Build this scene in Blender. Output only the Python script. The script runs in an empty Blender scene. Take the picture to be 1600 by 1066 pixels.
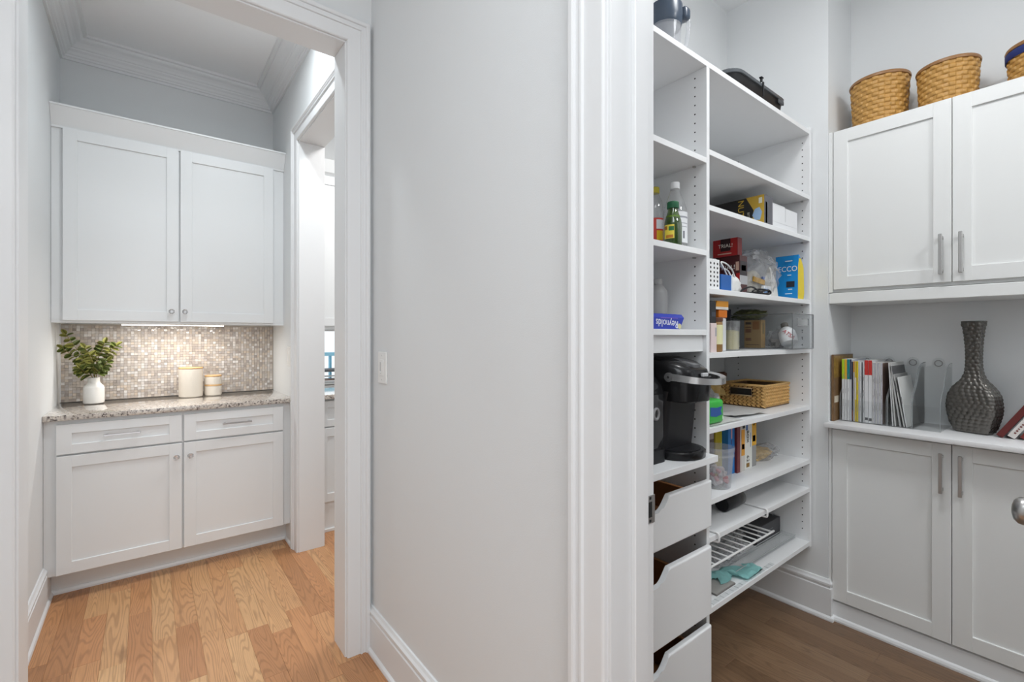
import bpy, bmesh, math, random
from mathutils import Vector, Matrix, noise
random.seed(7)
SC = bpy.context.scene
COL = SC.collection
R = math.radians

# ------------------------------------------------------------------ camera
cd = bpy.data.cameras.new('camera'); cam = bpy.data.objects.new('camera', cd); COL.objects.link(cam)
cam.location = (0, 0, 1.30)
cam.rotation_euler = (R(90), 0, R(52.06 - 90))
cd.sensor_width = 36.0; cd.lens = 732.7 / 1600 * 36.0; cd.shift_y = (525.46 - 533.0) / 1600
cd.clip_start = 0.02
SC.camera = cam

# ------------------------------------------------------------------ world, lights, exposure
W = bpy.data.worlds.new('world'); SC.world = W; W.use_nodes = True
bg = W.node_tree.nodes['Background']; bg.inputs[0].default_value = (0.94, 0.97, 1.0, 1); bg.inputs[1].default_value = 1.25
SC.view_settings.view_transform = 'Standard'; SC.view_settings.look = 'None'
SC.view_settings.exposure = 0.0; SC.view_settings.gamma = 1.0; SC.view_settings.use_curve_mapping = False
def area(name, loc, size, power, color=(1, 1, 1), rot=(0, 0, 0), shape='DISK', sy=None, spread=180):
    l = bpy.data.lights.new(name, 'AREA'); l.energy = power; l.color = color; l.shape = shape; l.size = size; l.spread = R(spread)
    if sy: l.size_y = sy
    o = bpy.data.objects.new(name, l); o.location = loc; o.rotation_euler = rot; COL.objects.link(o); return o
area('hall_light', (-0.15, -0.35, 3.02), 1.4, 31, (0.91, 0.965, 1.0))
area('niche_light', (0.40, 2.40, 3.005), 0.13, 8.0, (0.90, 0.965, 1.0), spread=160)
def bulb(name, loc, radius, power, color):
    l = bpy.data.lights.new(name, 'POINT'); l.energy = power; l.color = color; l.shadow_soft_size = radius
    o = bpy.data.objects.new(name, l); o.location = loc; COL.objects.link(o); return o
bulb('pantry_light', (1.60, 0.43, 2.78), 0.14, 5.0, (0.97, 0.985, 1.0))
area('pantry_light_down', (1.60, 0.43, 2.93), 0.30, 5.5, (0.97, 0.985, 1.0))
area('pantry_fill_light', (1.75, -1.05, 2.93), 0.40, 21, (0.97, 0.99, 1.0))  # fill lamp added out of view to lift the lower pantry cabinets
area('kitchen_light', (1.6, 2.6, 3.0), 0.6, 30, (1.0, 0.985, 0.97))
area('cabinet_light', (0.138, 3.50, 1.3585), 0.50, 3.0, (1.0, 0.965, 0.91), shape='RECTANGLE', sy=0.02)

# ------------------------------------------------------------------ materials
def mat(name, col, rough=0.5, metal=0.0, spec=0.5, bump=0.0, bscale=200.0, coat=0.0, var=0.0, vscale=6.0):
    m = bpy.data.materials.new(name); m.use_nodes = True
    nt = m.node_tree; p = nt.nodes['Principled BSDF']
    p.inputs['Base Color'].default_value = (*col, 1); p.inputs['Roughness'].default_value = rough
    p.inputs['Metallic'].default_value = metal; p.inputs['Specular IOR Level'].default_value = spec
    p.inputs['Coat Weight'].default_value = coat
    geo = nt.nodes.new('ShaderNodeNewGeometry')
    if var:
        n = nt.nodes.new('ShaderNodeTexNoise'); n.inputs['Scale'].default_value = vscale; n.inputs['Detail'].default_value = 4
        nt.links.new(geo.outputs['Position'], n.inputs['Vector'])
        r = nt.nodes.new('ShaderNodeMapRange'); r.inputs[3].default_value = 1 - var; r.inputs[4].default_value = 1 + var
        nt.links.new(n.outputs[0], r.inputs[0])
        mx = nt.nodes.new('ShaderNodeVectorMath'); mx.operation = 'SCALE'; mx.inputs[0].default_value = col
        nt.links.new(r.outputs[0], mx.inputs['Scale']); nt.links.new(mx.outputs[0], p.inputs['Base Color'])
    if bump:
        n = nt.nodes.new('ShaderNodeTexNoise'); n.inputs['Scale'].default_value = bscale; n.inputs['Detail'].default_value = 2
        nt.links.new(geo.outputs['Position'], n.inputs['Vector'])
        b = nt.nodes.new('ShaderNodeBump'); b.inputs['Strength'].default_value = bump; b.inputs['Distance'].default_value = 0.002
        nt.links.new(n.outputs[0], b.inputs['Height']); nt.links.new(b.outputs[0], p.inputs['Normal'])
    return m
def srgb(r, g, b):
    f = lambda c: ((c / 255 + 0.055) / 1.055) ** 2.4 if c > 10 else c / 255 / 12.92
    return (f(r), f(g), f(b))
def paint(name, r, g, b, **k): return mat(name, srgb(r, g, b), **k)
M = {}
M['wall'] = paint('wall_paint', 229, 231, 232, rough=0.65, spec=0.3, bump=0.12, bscale=260)
M['ceil'] = paint('ceiling_paint', 247, 248, 249, rough=0.8, spec=0.2, bump=0.08)
M['trim'] = paint('trim_paint', 232, 233, 234, rough=0.42, spec=0.35, bump=0.03, bscale=60)
M['cab'] = paint('cabinet_paint', 235, 237, 238, rough=0.34, bump=0.03, bscale=80)
M['cab2'] = paint('pantry_cabinet_paint', 237, 238, 237, rough=0.36, bump=0.03, bscale=80)
M['lam'] = paint('white_laminate', 236, 237, 238, rough=0.42, bump=0.02, bscale=300)
M['top'] = paint('white_counter', 236, 236, 237, rough=0.3)
M['nickel'] = mat('brushed_nickel', (0.50, 0.49, 0.48), 0.32, 1.0)
M['chrome'] = mat('chrome', (0.62, 0.62, 0.63), 0.1, 1.0)
M['hole'] = mat('dark_hole', (0.02, 0.02, 0.02), 0.9)
M['plate'] = paint('switch_plastic', 240, 240, 238, rough=0.3)
M['ceramic'] = paint('white_ceramic', 238, 236, 232, rough=0.4, bump=0.05, bscale=90)
M['cream'] = paint('cream_stoneware', 232, 224, 212, rough=0.5)
M['lightwood'] = paint('light_wood', 214, 172, 120, rough=0.5, var=0.12, vscale=60)
M['boxwood'] = paint('drawer_wood', 158, 108, 68, rough=0.5, var=0.15, vscale=25)
M['leaf'] = mat('eucalyptus_leaf', srgb(96, 108, 48), 0.5, var=0.35, vscale=40)
M['leaf2'] = mat('eucalyptus_leaf_light', srgb(138, 138, 66), 0.5, var=0.3, vscale=40)
M['stem'] = paint('stem', 140, 128, 70, rough=0.6)
M['black'] = mat('black_plastic', (0.010, 0.010, 0.011), 0.2, spec=0.3)
M['blackm'] = mat('black_matte', (0.014, 0.014, 0.016), 0.42, spec=0.3)
M['silver'] = mat('silver_plastic', (0.62, 0.62, 0.62), 0.25, 0.9)
M['wicker'] = mat('honey_wicker', srgb(192, 146, 78), 0.42, var=0.2, vscale=55)
M['wickrim'] = mat('wicker_rim', srgb(150, 108, 66), 0.4, var=0.12, vscale=30)
M['grass'] = mat('seagrass', srgb(214, 172, 108), 0.6, var=0.35, vscale=70)
M['navy'] = paint('navy_band', 24, 44, 110, rough=0.6)
M['paper'] = paint('paper_white', 228, 228, 226, rough=0.7, var=0.03, vscale=200)
M['kraft'] = paint('kraft_card', 172, 140, 92, rough=0.7, var=0.12, vscale=80)
M['white'] = paint('white_plastic', 236, 237, 238, rough=0.3)
M['wire'] = paint('white_wire', 235, 235, 235, rough=0.35)
M['teal'] = paint('teal_cloth', 172, 228, 226, rough=0.85, var=0.12, vscale=60)
M['charcoal'] = paint('charcoal_card', 66, 66, 70, rough=0.5)
M['slate'] = paint('slate_tile', 110, 106, 102, rough=0.5)
M['vasegrey'] = None
def clear(name, tint=(0.93, 0.95, 0.95), gloss=0.12, rough=0.05, haze=0.06, hcol=(0.85, 0.87, 0.88)):
    m = bpy.data.materials.new(name); m.use_nodes = True; nt = m.node_tree
    nt.nodes.remove(nt.nodes['Principled BSDF']); out = nt.nodes['Material Output']
    t = nt.nodes.new('ShaderNodeBsdfTransparent'); t.inputs[0].default_value = (*tint, 1)
    d = nt.nodes.new('ShaderNodeBsdfDiffuse'); d.inputs[0].default_value = (*hcol, 1)
    g = nt.nodes.new('ShaderNodeBsdfGlossy'); g.inputs['Roughness'].default_value = rough
    m1 = nt.nodes.new('ShaderNodeMixShader'); m1.inputs[0].default_value = haze
    m2 = nt.nodes.new('ShaderNodeMixShader')
    fr = nt.nodes.new('ShaderNodeLayerWeight'); fr.inputs[0].default_value = 0.35
    mr = nt.nodes.new('ShaderNodeMapRange'); mr.inputs[3].default_value = gloss * 0.4; mr.inputs[4].default_value = min(1, gloss * 5)
    nt.links.new(fr.outputs['Facing'], mr.inputs[0]); nt.links.new(mr.outputs[0], m2.inputs[0])
    nt.links.new(t.outputs[0], m1.inputs[1]); nt.links.new(d.outputs[0], m1.inputs[2])
    nt.links.new(m1.outputs[0], m2.inputs[1]); nt.links.new(g.outputs[0], m2.inputs[2]); nt.links.new(m2.outputs[0], out.inputs[0])
    return m
M['acrylic'] = clear('clear_acrylic', (0.975, 0.98, 0.98), 0.022, 0.04, 0.02)
M['binclear'] = clear('clear_bin_plastic', (0.88, 0.89, 0.90), 0.035, 0.06, 0.08, (0.7, 0.71, 0.72))
M['bag'] = clear('clear_bag_film', (0.93, 0.93, 0.94), 0.07, 0.28, 0.09, (0.8, 0.8, 0.8))
M['tub'] = clear('clear_tub_plastic', (0.95, 0.955, 0.965), 0.05, 0.1, 0.16, (0.86, 0.87, 0.9))
M['pet'] = clear('clear_bottle_plastic', (0.9, 0.9, 0.9), 0.12, 0.05, 0.12)
M['greenglass'] = clear('green_bottle_glass', (0.28, 0.42, 0.06), 0.12, 0.04, 0.25, srgb(70, 110, 20))
M['smoke'] = clear('smoky_tank_plastic', (0.30, 0.31, 0.33), 0.05, 0.06, 0.25, (0.10, 0.10, 0.11))
M['greyjug'] = paint('grey_jug_plastic', 150, 150, 150, rough=0.35)
M['pane'] = clear('window_glass', (0.97, 0.98, 0.98), 0.05, 0.02, 0.0)
def glass(name):
    m = mat(name, (0.97, 0.97, 0.98), 0.03); p = m.node_tree.nodes['Principled BSDF']
    p.inputs['Transmission Weight'].default_value = 0.85; p.inputs['IOR'].default_value = 1.5; return m
M['crystal'] = glass('crystal')
def emit(name, col, s):
    m = mat(name, col, 0.5); p = m.node_tree.nodes['Principled BSDF']
    p.inputs['Emission Color'].default_value = (*col, 1); p.inputs['Emission Strength'].default_value = s; return m
M['led'] = emit('led_strip', (1.0, 0.95, 0.86), 6.0)
M['diff'] = emit('light_diffuser', (1.0, 0.98, 0.95), 4.0)

def wood_floor(name, base, dark, light):
    m = bpy.data.materials.new(name); m.use_nodes = True; nt = m.node_tree; N = nt.nodes; L = nt.links.new
    p = N['Principled BSDF']; p.inputs['Roughness'].default_value = 0.38
    geo = N.new('ShaderNodeNewGeometry'); oi = N.new('ShaderNodeObjectInfo')
    off = N.new('ShaderNodeVectorMath'); off.operation = 'SCALE'; off.inputs[0].default_value = (37.1, 53.3, 0)
    L(oi.outputs['Random'], off.inputs['Scale'])
    add = N.new('ShaderNodeVectorMath'); L(geo.outputs['Position'], add.inputs[0]); L(off.outputs[0], add.inputs[1])
    mp = N.new('ShaderNodeMapping'); mp.inputs['Scale'].default_value = (11, 0.95, 1); L(add.outputs[0], mp.inputs[0])
    n1 = N.new('ShaderNodeTexNoise'); n1.inputs['Scale'].default_value = 1.0; n1.inputs['Detail'].default_value = 1.5; n1.inputs['Roughness'].default_value = 0.45
    L(mp.outputs[0], n1.inputs['Vector'])
    mu = N.new('ShaderNodeMath'); mu.operation = 'MULTIPLY'; mu.inputs[1].default_value = 175; L(n1.outputs[0], mu.inputs[0])
    si = N.new('ShaderNodeMath'); si.operation = 'SINE'; L(mu.outputs[0], si.inputs[0])
    cr = N.new('ShaderNodeValToRGB'); cr.color_ramp.elements[0].position = 0.55; cr.color_ramp.elements[1].position = 0.98
    cr.color_ramp.elements[0].color = (0, 0, 0, 1); cr.color_ramp.elements[1].color = (1, 1, 1, 1)
    r0 = N.new('ShaderNodeMapRange'); r0.inputs[1].default_value = -1; L(si.outputs[0], r0.inputs[0]); L(r0.outputs[0], cr.inputs[0])
    # fine pores
    mp2 = N.new('ShaderNodeMapping'); mp2.inputs['Scale'].default_value = (260, 9, 1); L(add.outputs[0], mp2.inputs[0])
    n2 = N.new('ShaderNodeTexNoise'); n2.inputs['Scale'].default_value = 1.0; n2.inputs['Detail'].default_value = 3; L(mp2.outputs[0], n2.inputs['Vector'])
    # blotch
    mp3 = N.new('ShaderNodeMapping'); mp3.inputs['Scale'].default_value = (16, 4, 1); L(add.outputs[0], mp3.inputs[0])
    n3 = N.new('ShaderNodeTexNoise'); n3.inputs['Scale'].default_value = 1.0; n3.inputs['Detail'].default_value = 3; L(mp3.outputs[0], n3.inputs['Vector'])
    rk = N.new('ShaderNodeValToRGB'); rk.color_ramp.elements[0].position = 0.62; rk.color_ramp.elements[1].position = 0.76
    L(n3.outputs[0], rk.inputs[0])
    # per-plank tone
    pr = N.new('ShaderNodeValToRGB'); e = pr.color_ramp.elements
    e[0].color = (*base, 1); e[1].color = (*light, 1); e[0].position = 0.25; e[1].position = 1.0
    ee = e.new(0.0); ee.color = (*[b * 0.80 for b in base], 1)
    L(oi.outputs['Random'], pr.inputs[0])
    mx = N.new('ShaderNodeMix'); mx.data_type = 'RGBA'; mx.inputs[7].default_value = (*dark, 1); L(pr.outputs[0], mx.inputs[6])
    f1 = N.new('ShaderNodeMath'); f1.operation = 'MULTIPLY'; f1.inputs[1].default_value = 0.31; L(cr.outputs[0], f1.inputs[0]); L(f1.outputs[0], mx.inputs[0])
    mx2 = N.new('ShaderNodeMix'); mx2.data_type = 'RGBA'; mx2.blend_type = 'MULTIPLY'; mx2.inputs[0].default_value = 0.35
    L(mx.outputs[2], mx2.inputs[6]); L(n2.outputs[0], mx2.inputs[7])
    mx3 = N.new('ShaderNodeMix'); mx3.data_type = 'RGBA'; mx3.inputs[7].default_value = (*[c * 0.6 for c in dark], 1)
    f3 = N.new('ShaderNodeMath'); f3.operation = 'MULTIPLY'; f3.inputs[1].default_value = 0.45; L(rk.outputs[0], f3.inputs[0]); L(f3.outputs[0], mx3.inputs[0]); L(mx2.outputs[2], mx3.inputs[6])
    L(mx3.outputs[2], p.inputs['Base Color'])
    b = N.new('ShaderNodeBump'); b.inputs['Strength'].default_value = 0.08; b.inputs['Distance'].default_value = 0.001; L(n2.outputs[0], b.inputs['Height']); L(b.outputs[0], p.inputs['Normal'])
    return m
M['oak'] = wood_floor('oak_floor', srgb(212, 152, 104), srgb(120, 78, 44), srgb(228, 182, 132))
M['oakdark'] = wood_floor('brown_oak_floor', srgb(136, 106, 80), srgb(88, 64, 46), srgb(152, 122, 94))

def granite():
    m = bpy.data.materials.new('granite'); m.use_nodes = True; nt = m.node_tree; N = nt.nodes; L = nt.links.new
    p = N['Principled BSDF']; p.inputs['Roughness'].default_value = 0.06; p.inputs['Coat Weight'].default_value = 1.0; p.inputs['Coat Roughness'].default_value = 0.04
    geo = N.new('ShaderNodeNewGeometry')
    v = N.new('ShaderNodeTexVoronoi'); v.inputs['Scale'].default_value = 130; L(geo.outputs['Position'], v.inputs['Vector'])
    n = N.new('ShaderNodeTexNoise'); n.inputs['Scale'].default_value = 95; n.inputs['Detail'].default_value = 5; L(geo.outputs['Position'], n.inputs['Vector'])
    sx = N.new('ShaderNodeSeparateColor'); L(v.outputs['Color'], sx.inputs[0])
    ad = N.new('ShaderNodeMath'); L(sx.outputs[0], ad.inputs[0]); L(n.outputs[0], ad.inputs[1])
    hf = N.new('ShaderNodeMath'); hf.operation = 'MULTIPLY'; hf.inputs[1].default_value = 0.5; L(ad.outputs[0], hf.inputs[0])
    cr = N.new('ShaderNodeValToRGB'); e = cr.color_ramp.elements
    e[0].position = 0.22; e[0].color = (*srgb(84, 74, 70), 1); e[1].position = 0.72; e[1].color = (*srgb(222, 214, 204), 1)
    for pos, c in ((0.31, (142, 132, 126)), (0.42, (192, 183, 174)), (0.58, (206, 197, 188))):
        q = e.new(pos); q.color = (*srgb(*c), 1)
    L(hf.outputs[0], cr.inputs[0]); L(cr.outputs[0], p.inputs['Base Color'])
    return m
M['granite'] = granite()
def mosaic():
    m = bpy.data.materials.new('mosaic_tile'); m.use_nodes = True; nt = m.node_tree; N = nt.nodes
    p = N['Principled BSDF']; p.inputs['Roughness'].default_value = 0.14; p.inputs['Coat Weight'].default_value = 0.6
    a = N.new('ShaderNodeVertexColor'); a.layer_name = 'tone'; nt.links.new(a.outputs[0], p.inputs['Base Color'])
    return m
M['mosaic'] = mosaic()
M['grout'] = paint('grout', 196, 188, 178, rough=0.9)
M['vasegrey'] = mat('hammered_grey', srgb(104, 101, 97), 0.24, 0.6)

_cm = {}
def flat(r, g, b, rough=0.5):
    k = (r, g, b, rough)
    if k not in _cm: _cm[k] = paint('print_%d_%d_%d' % (r, g, b), r, g, b, rough=rough)
    return _cm[k]

# ------------------------------------------------------------------ mesh helpers (all in world coordinates)
ORG = {}
def obj(name, bm, m, parent=None, kind=None, label=None, smooth=False, loc=None):
    """link bm (world coords) as one object; children are stored relative to their thing's base"""
    org = ORG[parent.name] if parent is not None else Vector(loc) if loc is not None else None
    if org is None:
        if len(bm.verts):
            xs = [v.co for v in bm.verts]
            org = Vector(((min(v.x for v in xs) + max(v.x for v in xs)) / 2, (min(v.y for v in xs) + max(v.y for v in xs)) / 2, min(v.z for v in xs)))
        else: org = Vector()
    bmesh.ops.translate(bm, vec=-org, verts=bm.verts)
    me = bpy.data.meshes.new(name)
    bmesh.ops.recalc_face_normals(bm, faces=bm.faces)
    if smooth:
        for f in bm.faces: f.smooth = True
    bm.to_mesh(me); bm.free()
    for x in (m if isinstance(m, (list, tuple)) else [m]): me.materials.append(x)
    if smooth and smooth != 'all': me.set_sharp_from_angle(angle=R(38))
    o = bpy.data.objects.new(name, me); COL.objects.link(o)
    if parent is not None: o.parent = parent
    else: o.location = org
    ORG[o.name] = org
    if kind: o['kind'] = kind
    if label: o['label'] = label
    return o
def thing(name, label, cat, loc, group=None, kind=None):
    o = bpy.data.objects.new(name, None); COL.objects.link(o); o.location = loc; o.empty_display_size = 0.05
    ORG[o.name] = Vector(loc)
    if label: o['label'] = label
    if cat: o['category'] = cat
    if group: o['group'] = group
    if kind: o['kind'] = kind
    return o
def tag(o, label, cat, group=None):
    o['label'] = label; o['category'] = cat
    if group: o['group'] = group
    return o
def struct(name, bm, m, parent=None, smooth=False): return obj(name, bm, m, parent, 'structure' if parent is None else None, smooth=smooth)
def nb(): return bmesh.new()
def box(bm, x0, x1, y0, y1, z0, z1, bev=0.0, mi=0, rot=None, piv=None, seg=1):
    c = [(x, y, z) for x in (x0, x1) for y in (y0, y1) for z in (z0, z1)]
    vs = [bm.verts.new(p) for p in c]
    fs = [bm.faces.new([vs[i] for i in q]) for q in ((0, 1, 3, 2), (4, 6, 7, 5), (0, 4, 5, 1), (2, 3, 7, 6), (0, 2, 6, 4), (1, 5, 7, 3))]
    for f in fs: f.material_index = mi
    if bev:
        es = list({e for f in fs for e in f.edges})
        r = bmesh.ops.bevel(bm, geom=es, offset=bev, segments=seg, affect='EDGES', profile=0.5, clamp_overlap=True)
        vs = list({v for f in r['faces'] for v in f.verts} | {v for v in vs if v.is_valid})
    if rot is not None:
        bmesh.ops.rotate(bm, verts=vs, cent=piv or ((x0 + x1) / 2, (y0 + y1) / 2, (z0 + z1) / 2), matrix=rot)
    return vs
def loft(bm, rings, closed=True, caps=True, mi=0, loop=False):
    rr = [[bm.verts.new(p) for p in r] for r in rings]
    n = len(rr[0]); K = len(rr)
    for k in range(K if loop else K - 1):
        a, b = rr[k], rr[(k + 1) % K]
        for i in range(n if closed else n - 1):
            j = (i + 1) % n
            f = bm.faces.new((a[i], a[j], b[j], b[i])); f.material_index = mi
    if caps and closed and not loop:
        for r in (rr[0], rr[-1]):
            f = bm.faces.new(r); f.material_index = mi
    return [v for r in rr for v in r]
def lathe(bm, prof, cx, cy, segs=28, mi=0, sx=1, sy=1, caps=True):
    return loft(bm, [[(cx + r * sx * math.cos(2 * math.pi * i / segs), cy + r * sy * math.sin(2 * math.pi * i / segs), z) for i in range(segs)] for r, z in prof], caps=caps, mi=mi)
def tube(bm, pts, r, segs=8, mi=0, loop=False):
    pts = [Vector(p) for p in pts]; rings = []; up = None
    for i, p in enumerate(pts):
        if loop: t = pts[(i + 1) % len(pts)] - pts[i - 1]
        else: t = (pts[min(i + 1, len(pts) - 1)] - pts[max(i - 1, 0)])
        t.normalize()
        if up is None:
            up = Vector((0, 0, 1)) if abs(t.z) < 0.9 else Vector((1, 0, 0))
        a = t.cross(up)
        if a.length < 1e-4: a = t.cross(Vector((0.3, 0.8, 0.5)))
        a.normalize(); b = a.cross(t).normalized(); up = b
        rings.append([tuple(p + r * (math.cos(2 * math.pi * k / segs) * a + math.sin(2 * math.pi * k / segs) * b)) for k in range(segs)])
    return loft(bm, rings, mi=mi, loop=loop)
def prism(bm, pts, ax, a0, a1, mi=0):
    """extrude 2-D polygon along axis; pts are the other two coordinates in x,y,z order"""
    def P(u, v, a): return {'x': (a, u, v), 'y': (u, a, v), 'z': (u, v, a)}[ax]
    return loft(bm, [[P(u, v, a0) for u, v in pts], [P(u, v, a1) for u, v in pts]], mi=mi)
def smoothpts(pts, n=6):
    pts = [Vector(p) for p in pts]; out = []
    for i in range(len(pts) - 1):
        p0 = pts[max(i - 1, 0)]; p1 = pts[i]; p2 = pts[i + 1]; p3 = pts[min(i + 2, len(pts) - 1)]
        for k in range(n):
            t = k / n
            out.append(0.5 * ((2 * p1) + (p2 - p0) * t + (2 * p0 - 5 * p1 + 4 * p2 - p3) * t * t + (3 * p1 - p0 - 3 * p2 + p3) * t ** 3))
    out.append(pts[-1]); return out
def text(body, size, pos, xdir, ydir, m, parent, name='lettering', ext=0.0003, align='CENTER', sx=1.0):
    """flat print: xdir = reading direction, ydir = up of the letters, world vectors"""
    cu = bpy.data.curves.new('t', 'FONT'); cu.body = body; cu.size = size; cu.align_x = align; cu.align_y = 'CENTER'; cu.extrude = ext
    to = bpy.data.objects.new('t', cu); me = bpy.data.meshes.new_from_object(to)
    bpy.data.objects.remove(to); bpy.data.curves.remove(cu)
    x = Vector(xdir).normalized(); y = Vector(ydir).normalized(); z = x.cross(y)
    rm = Matrix((x * sx, y, z)).transposed()
    b = nb(); b.from_mesh(me); bpy.data.meshes.remove(me)
    for v in b.verts: v.co = rm @ v.co + Vector(pos)
    return obj(name, b, m, parent)
class FY:   # face looking to -Y : u = X, v = Z, w out
    def __init__(s, y): s.y = y
    def box(s, bm, u0, u1, v0, v1, w0, w1, **k): return box(bm, u0, u1, s.y - w1, s.y - w0, v0, v1, **k)
    def pt(s, u, v, w): return (u, s.y - w, v)
class FX:   # face looking to -X : u = Y
    def __init__(s, x): s.x = x
    def box(s, bm, u0, u1, v0, v1, w0, w1, **k): return box(bm, s.x - w1, s.x - w0, u0, u1, v0, v1, **k)
    def pt(s, u, v, w): return (s.x - w, u, v)
def shaker(F, u0, u1, v0, v1, m, parent, name='door', rail=0.057, railh=None, th=0.0195, rec=0.008):
    rh = railh or rail; bm = nb()
    F.box(bm, u0, u0 + rail, v0, v1, 0, th, bev=0.0012); F.box(bm, u1 - rail, u1, v0, v1, 0, th, bev=0.0012)
    F.box(bm, u0 + rail - 0.001, u1 - rail + 0.001, v0, v0 + rh, 0, th - 0.0002, bev=0.0012)
    F.box(bm, u0 + rail - 0.001, u1 - rail + 0.001, v1 - rh, v1, 0, th - 0.0002, bev=0.0012)
    d = obj(name, bm, m, parent)
    b2 = nb(); F.box(b2, u0 + rail - 0.003, u1 - rail + 0.003, v0 + rh - 0.003, v1 - rh + 0.003, 0.002, th - rec)
    obj('panel', b2, m, d)
    return d
def bar_pull(F, a, b, th, parent, m, off=0.03, w=0.006, d=0.008, label=None):
    """a,b = (u,v) ends on the face"""
    bm = nb(); (ua, va), (ub, vb) = a, b
    F.box(bm, min(ua, ub) - w, max(ua, ub) + w, min(va, vb) - w, max(va, vb) + w, th + off - d, th + off, bev=0.0015)
    for (u, v) in (a, b):
        uu = u + (0.008 if ua != ub and u == min(ua, ub) else -0.008 if ua != ub else 0); vv = v + (0.008 if va != vb and v == min(va, vb) else -0.008 if va != vb else 0)
        F.box(bm, uu - w, uu + w, vv - w, vv + w, th, th + off - d + 0.001, bev=0.001)
    return obj('handle', bm, m, parent, label=label)
def crystal_knob(F, u, v, th, parent):
    bm = nb(); segs = 8
    prof = [(0.005, 0.0), (0.005, 0.010), (0.0125, 0.015), (0.0155, 0.021), (0.0135, 0.027), (0.008, 0.0305), (0.001, 0.031)]
    loft(bm, [[F.pt(u + r * math.cos(2 * math.pi * (i + .5) / segs), v + r * math.sin(2 * math.pi * (i + .5) / segs), th + w) for i in range(segs)] for r, w in prof])
    k = obj('knob', bm, M['crystal'], parent, label='faceted clear glass knob')
    b2 = nb(); loft(b2, [[F.pt(u + r * math.cos(2 * math.pi * i / 16), v + r * math.sin(2 * math.pi * i / 16), th + w) for i in range(16)] for r, w in ((0.011, 0.0), (0.011, 0.002), (0.006, 0.004), (0.006, 0.009))])
    obj('rosette', b2, M['chrome'], k)

# ================================================================== THE SETTING
XL, XR, YB, YD, YDJ, XM, ZC = -0.393, 0.723, 3.737, 1.9115, 2.044, 0.7426, 3.045
XP = 0.885            # pantry side of the middle wall
YJ, YR = 0.626, 0.022  # pantry door opening
XW, YN, XWB, YSB = 2.4762, 0.8077, 2.7815, 1.285
ZN = 3.027
# floor
fl = nb(); box(fl, -1.6, 4.0, -1.7, 4.0, -0.06, -0.02)
floor = struct('floor', fl, flat(90, 70, 50))
_pl = {}
def plank(x0, x1, y0, y1, m):
    bm = nb(); t = random.uniform(-0.0004, 0.0003)
    box(bm, x0 + 0.0002, x1 - 0.0002, y0 + 0.0002, y1 - 0.0002, -0.02, t, bev=0.0004)
    obj('plank', bm, m, floor)
def lay(xa, xb, ya, yb, w, m, lens, clip=None):
    x = xa
    while x < xb - 0.005:
        x1 = min(x + w, xb); y = ya - random.uniform(0, lens[1] * 0.8)
        while y < yb:
            y1 = y + random.uniform(*lens)
            if yb - y1 < 0.12: y1 = yb
            if y1 > ya: plank(x, x1, max(y, ya), min(y1, yb), m)
            y = y1
        x = x1
lay(XL, 0.80, 0.55, 3.50, 0.0826, M['oak'], (0.28, 0.85))
lay(-0.75, XL, 0.55, YD, 0.0826, M['oak'], (0.45, 1.0))
lay(0.80, 1.40, 2.05, 3.40, 0.0826, M['oak'], (0.5, 1.1))
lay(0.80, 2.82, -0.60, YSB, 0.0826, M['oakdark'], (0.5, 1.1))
# the rest of the hall floor, behind the camera, in one joined piece
bm = nb()
for i in range(20): box(bm, -0.75 + i * 0.0826, -0.75 + i * 0.0826 + 0.0818, -1.5, 0.549, -0.02, 0, bev=0)
obj('plank_field', bm, M['oak'], floor, kind='stuff')
# ceilings
bm = nb(); box(bm, XL - 0.14, XR + 0.2, YDJ - 0.132, YB + 0.1, ZN, ZN + 0.1); struct('ceiling', bm, M['ceil'])
bm = nb(); box(bm, -1.0, 0.86, -1.6, YD, ZC, ZC + 0.1); struct('ceiling', bm, M['ceil'])
bm = nb(); box(bm, XM + 0.118, XWB + 0.1, -1.72, YSB + 0.12, ZC + 0.006, ZC + 0.1); struct('ceiling', bm, M['ceil'])
bm = nb(); box(bm, XR + 0.2, 3.6, 1.42, 3.9, ZC, ZC + 0.1); struct('ceiling', bm, M['ceil'])
# niche walls
bm = nb(); box(bm, XL - 0.13, XR + 0.15, YB, YB + 0.1, 0, ZN); struct('wall_back', bm, M['wall'])
bm = nb(); box(bm, XL - 0.13, XL, YDJ, YB, 0, ZN); struct('wall_left', bm, M['wall'])
KY0, KY1, KZ = 2.10, 3.005, 2.4705      # opening to the kitchen
bm = nb(); box(bm, XR, 0.87, KY1 + 0.016, YB, 0, ZN); box(bm, XR, 0.87, YDJ, KY0 - 0.016, 0, ZN); box(bm, XR, 0.87, KY0 - 0.016, KY1 + 0.016, KZ + 0.016, ZN)
struct('wall_right', bm, M['wall'])
# doorway wall (between hall and niche)
DX0, DX1, DZ = -0.286, 0.633, 2.490
bm = nb(); box(bm, DX1 + 0.016, XM, YD, YDJ, 0, ZC); box(bm, -1.0, DX0 - 0.016, YD, YDJ, 0, ZC); box(bm, DX0 - 0.016, DX1 + 0.016, YD, YDJ, DZ + 0.016, ZC)
struct('wall_doorway', bm, M['wall'])
# middle wall with the pantry door opening
bm = nb(); box(bm, XM, XP, YJ + 0.018, YDJ, 0, ZC); box(bm, XM, XP, -1.6, YR - 0.018, 0, ZC); box(bm, XM, XP, YR - 0.018, YJ + 0.018, 2.49 + 0.018, ZC)
struct('wall_middle', bm, M['wall'])
bm = nb(); box(bm, -1.12, -1.0, -1.6, YDJ, 0, ZC); struct('wall_hall_left', bm, M['wall'])
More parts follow.
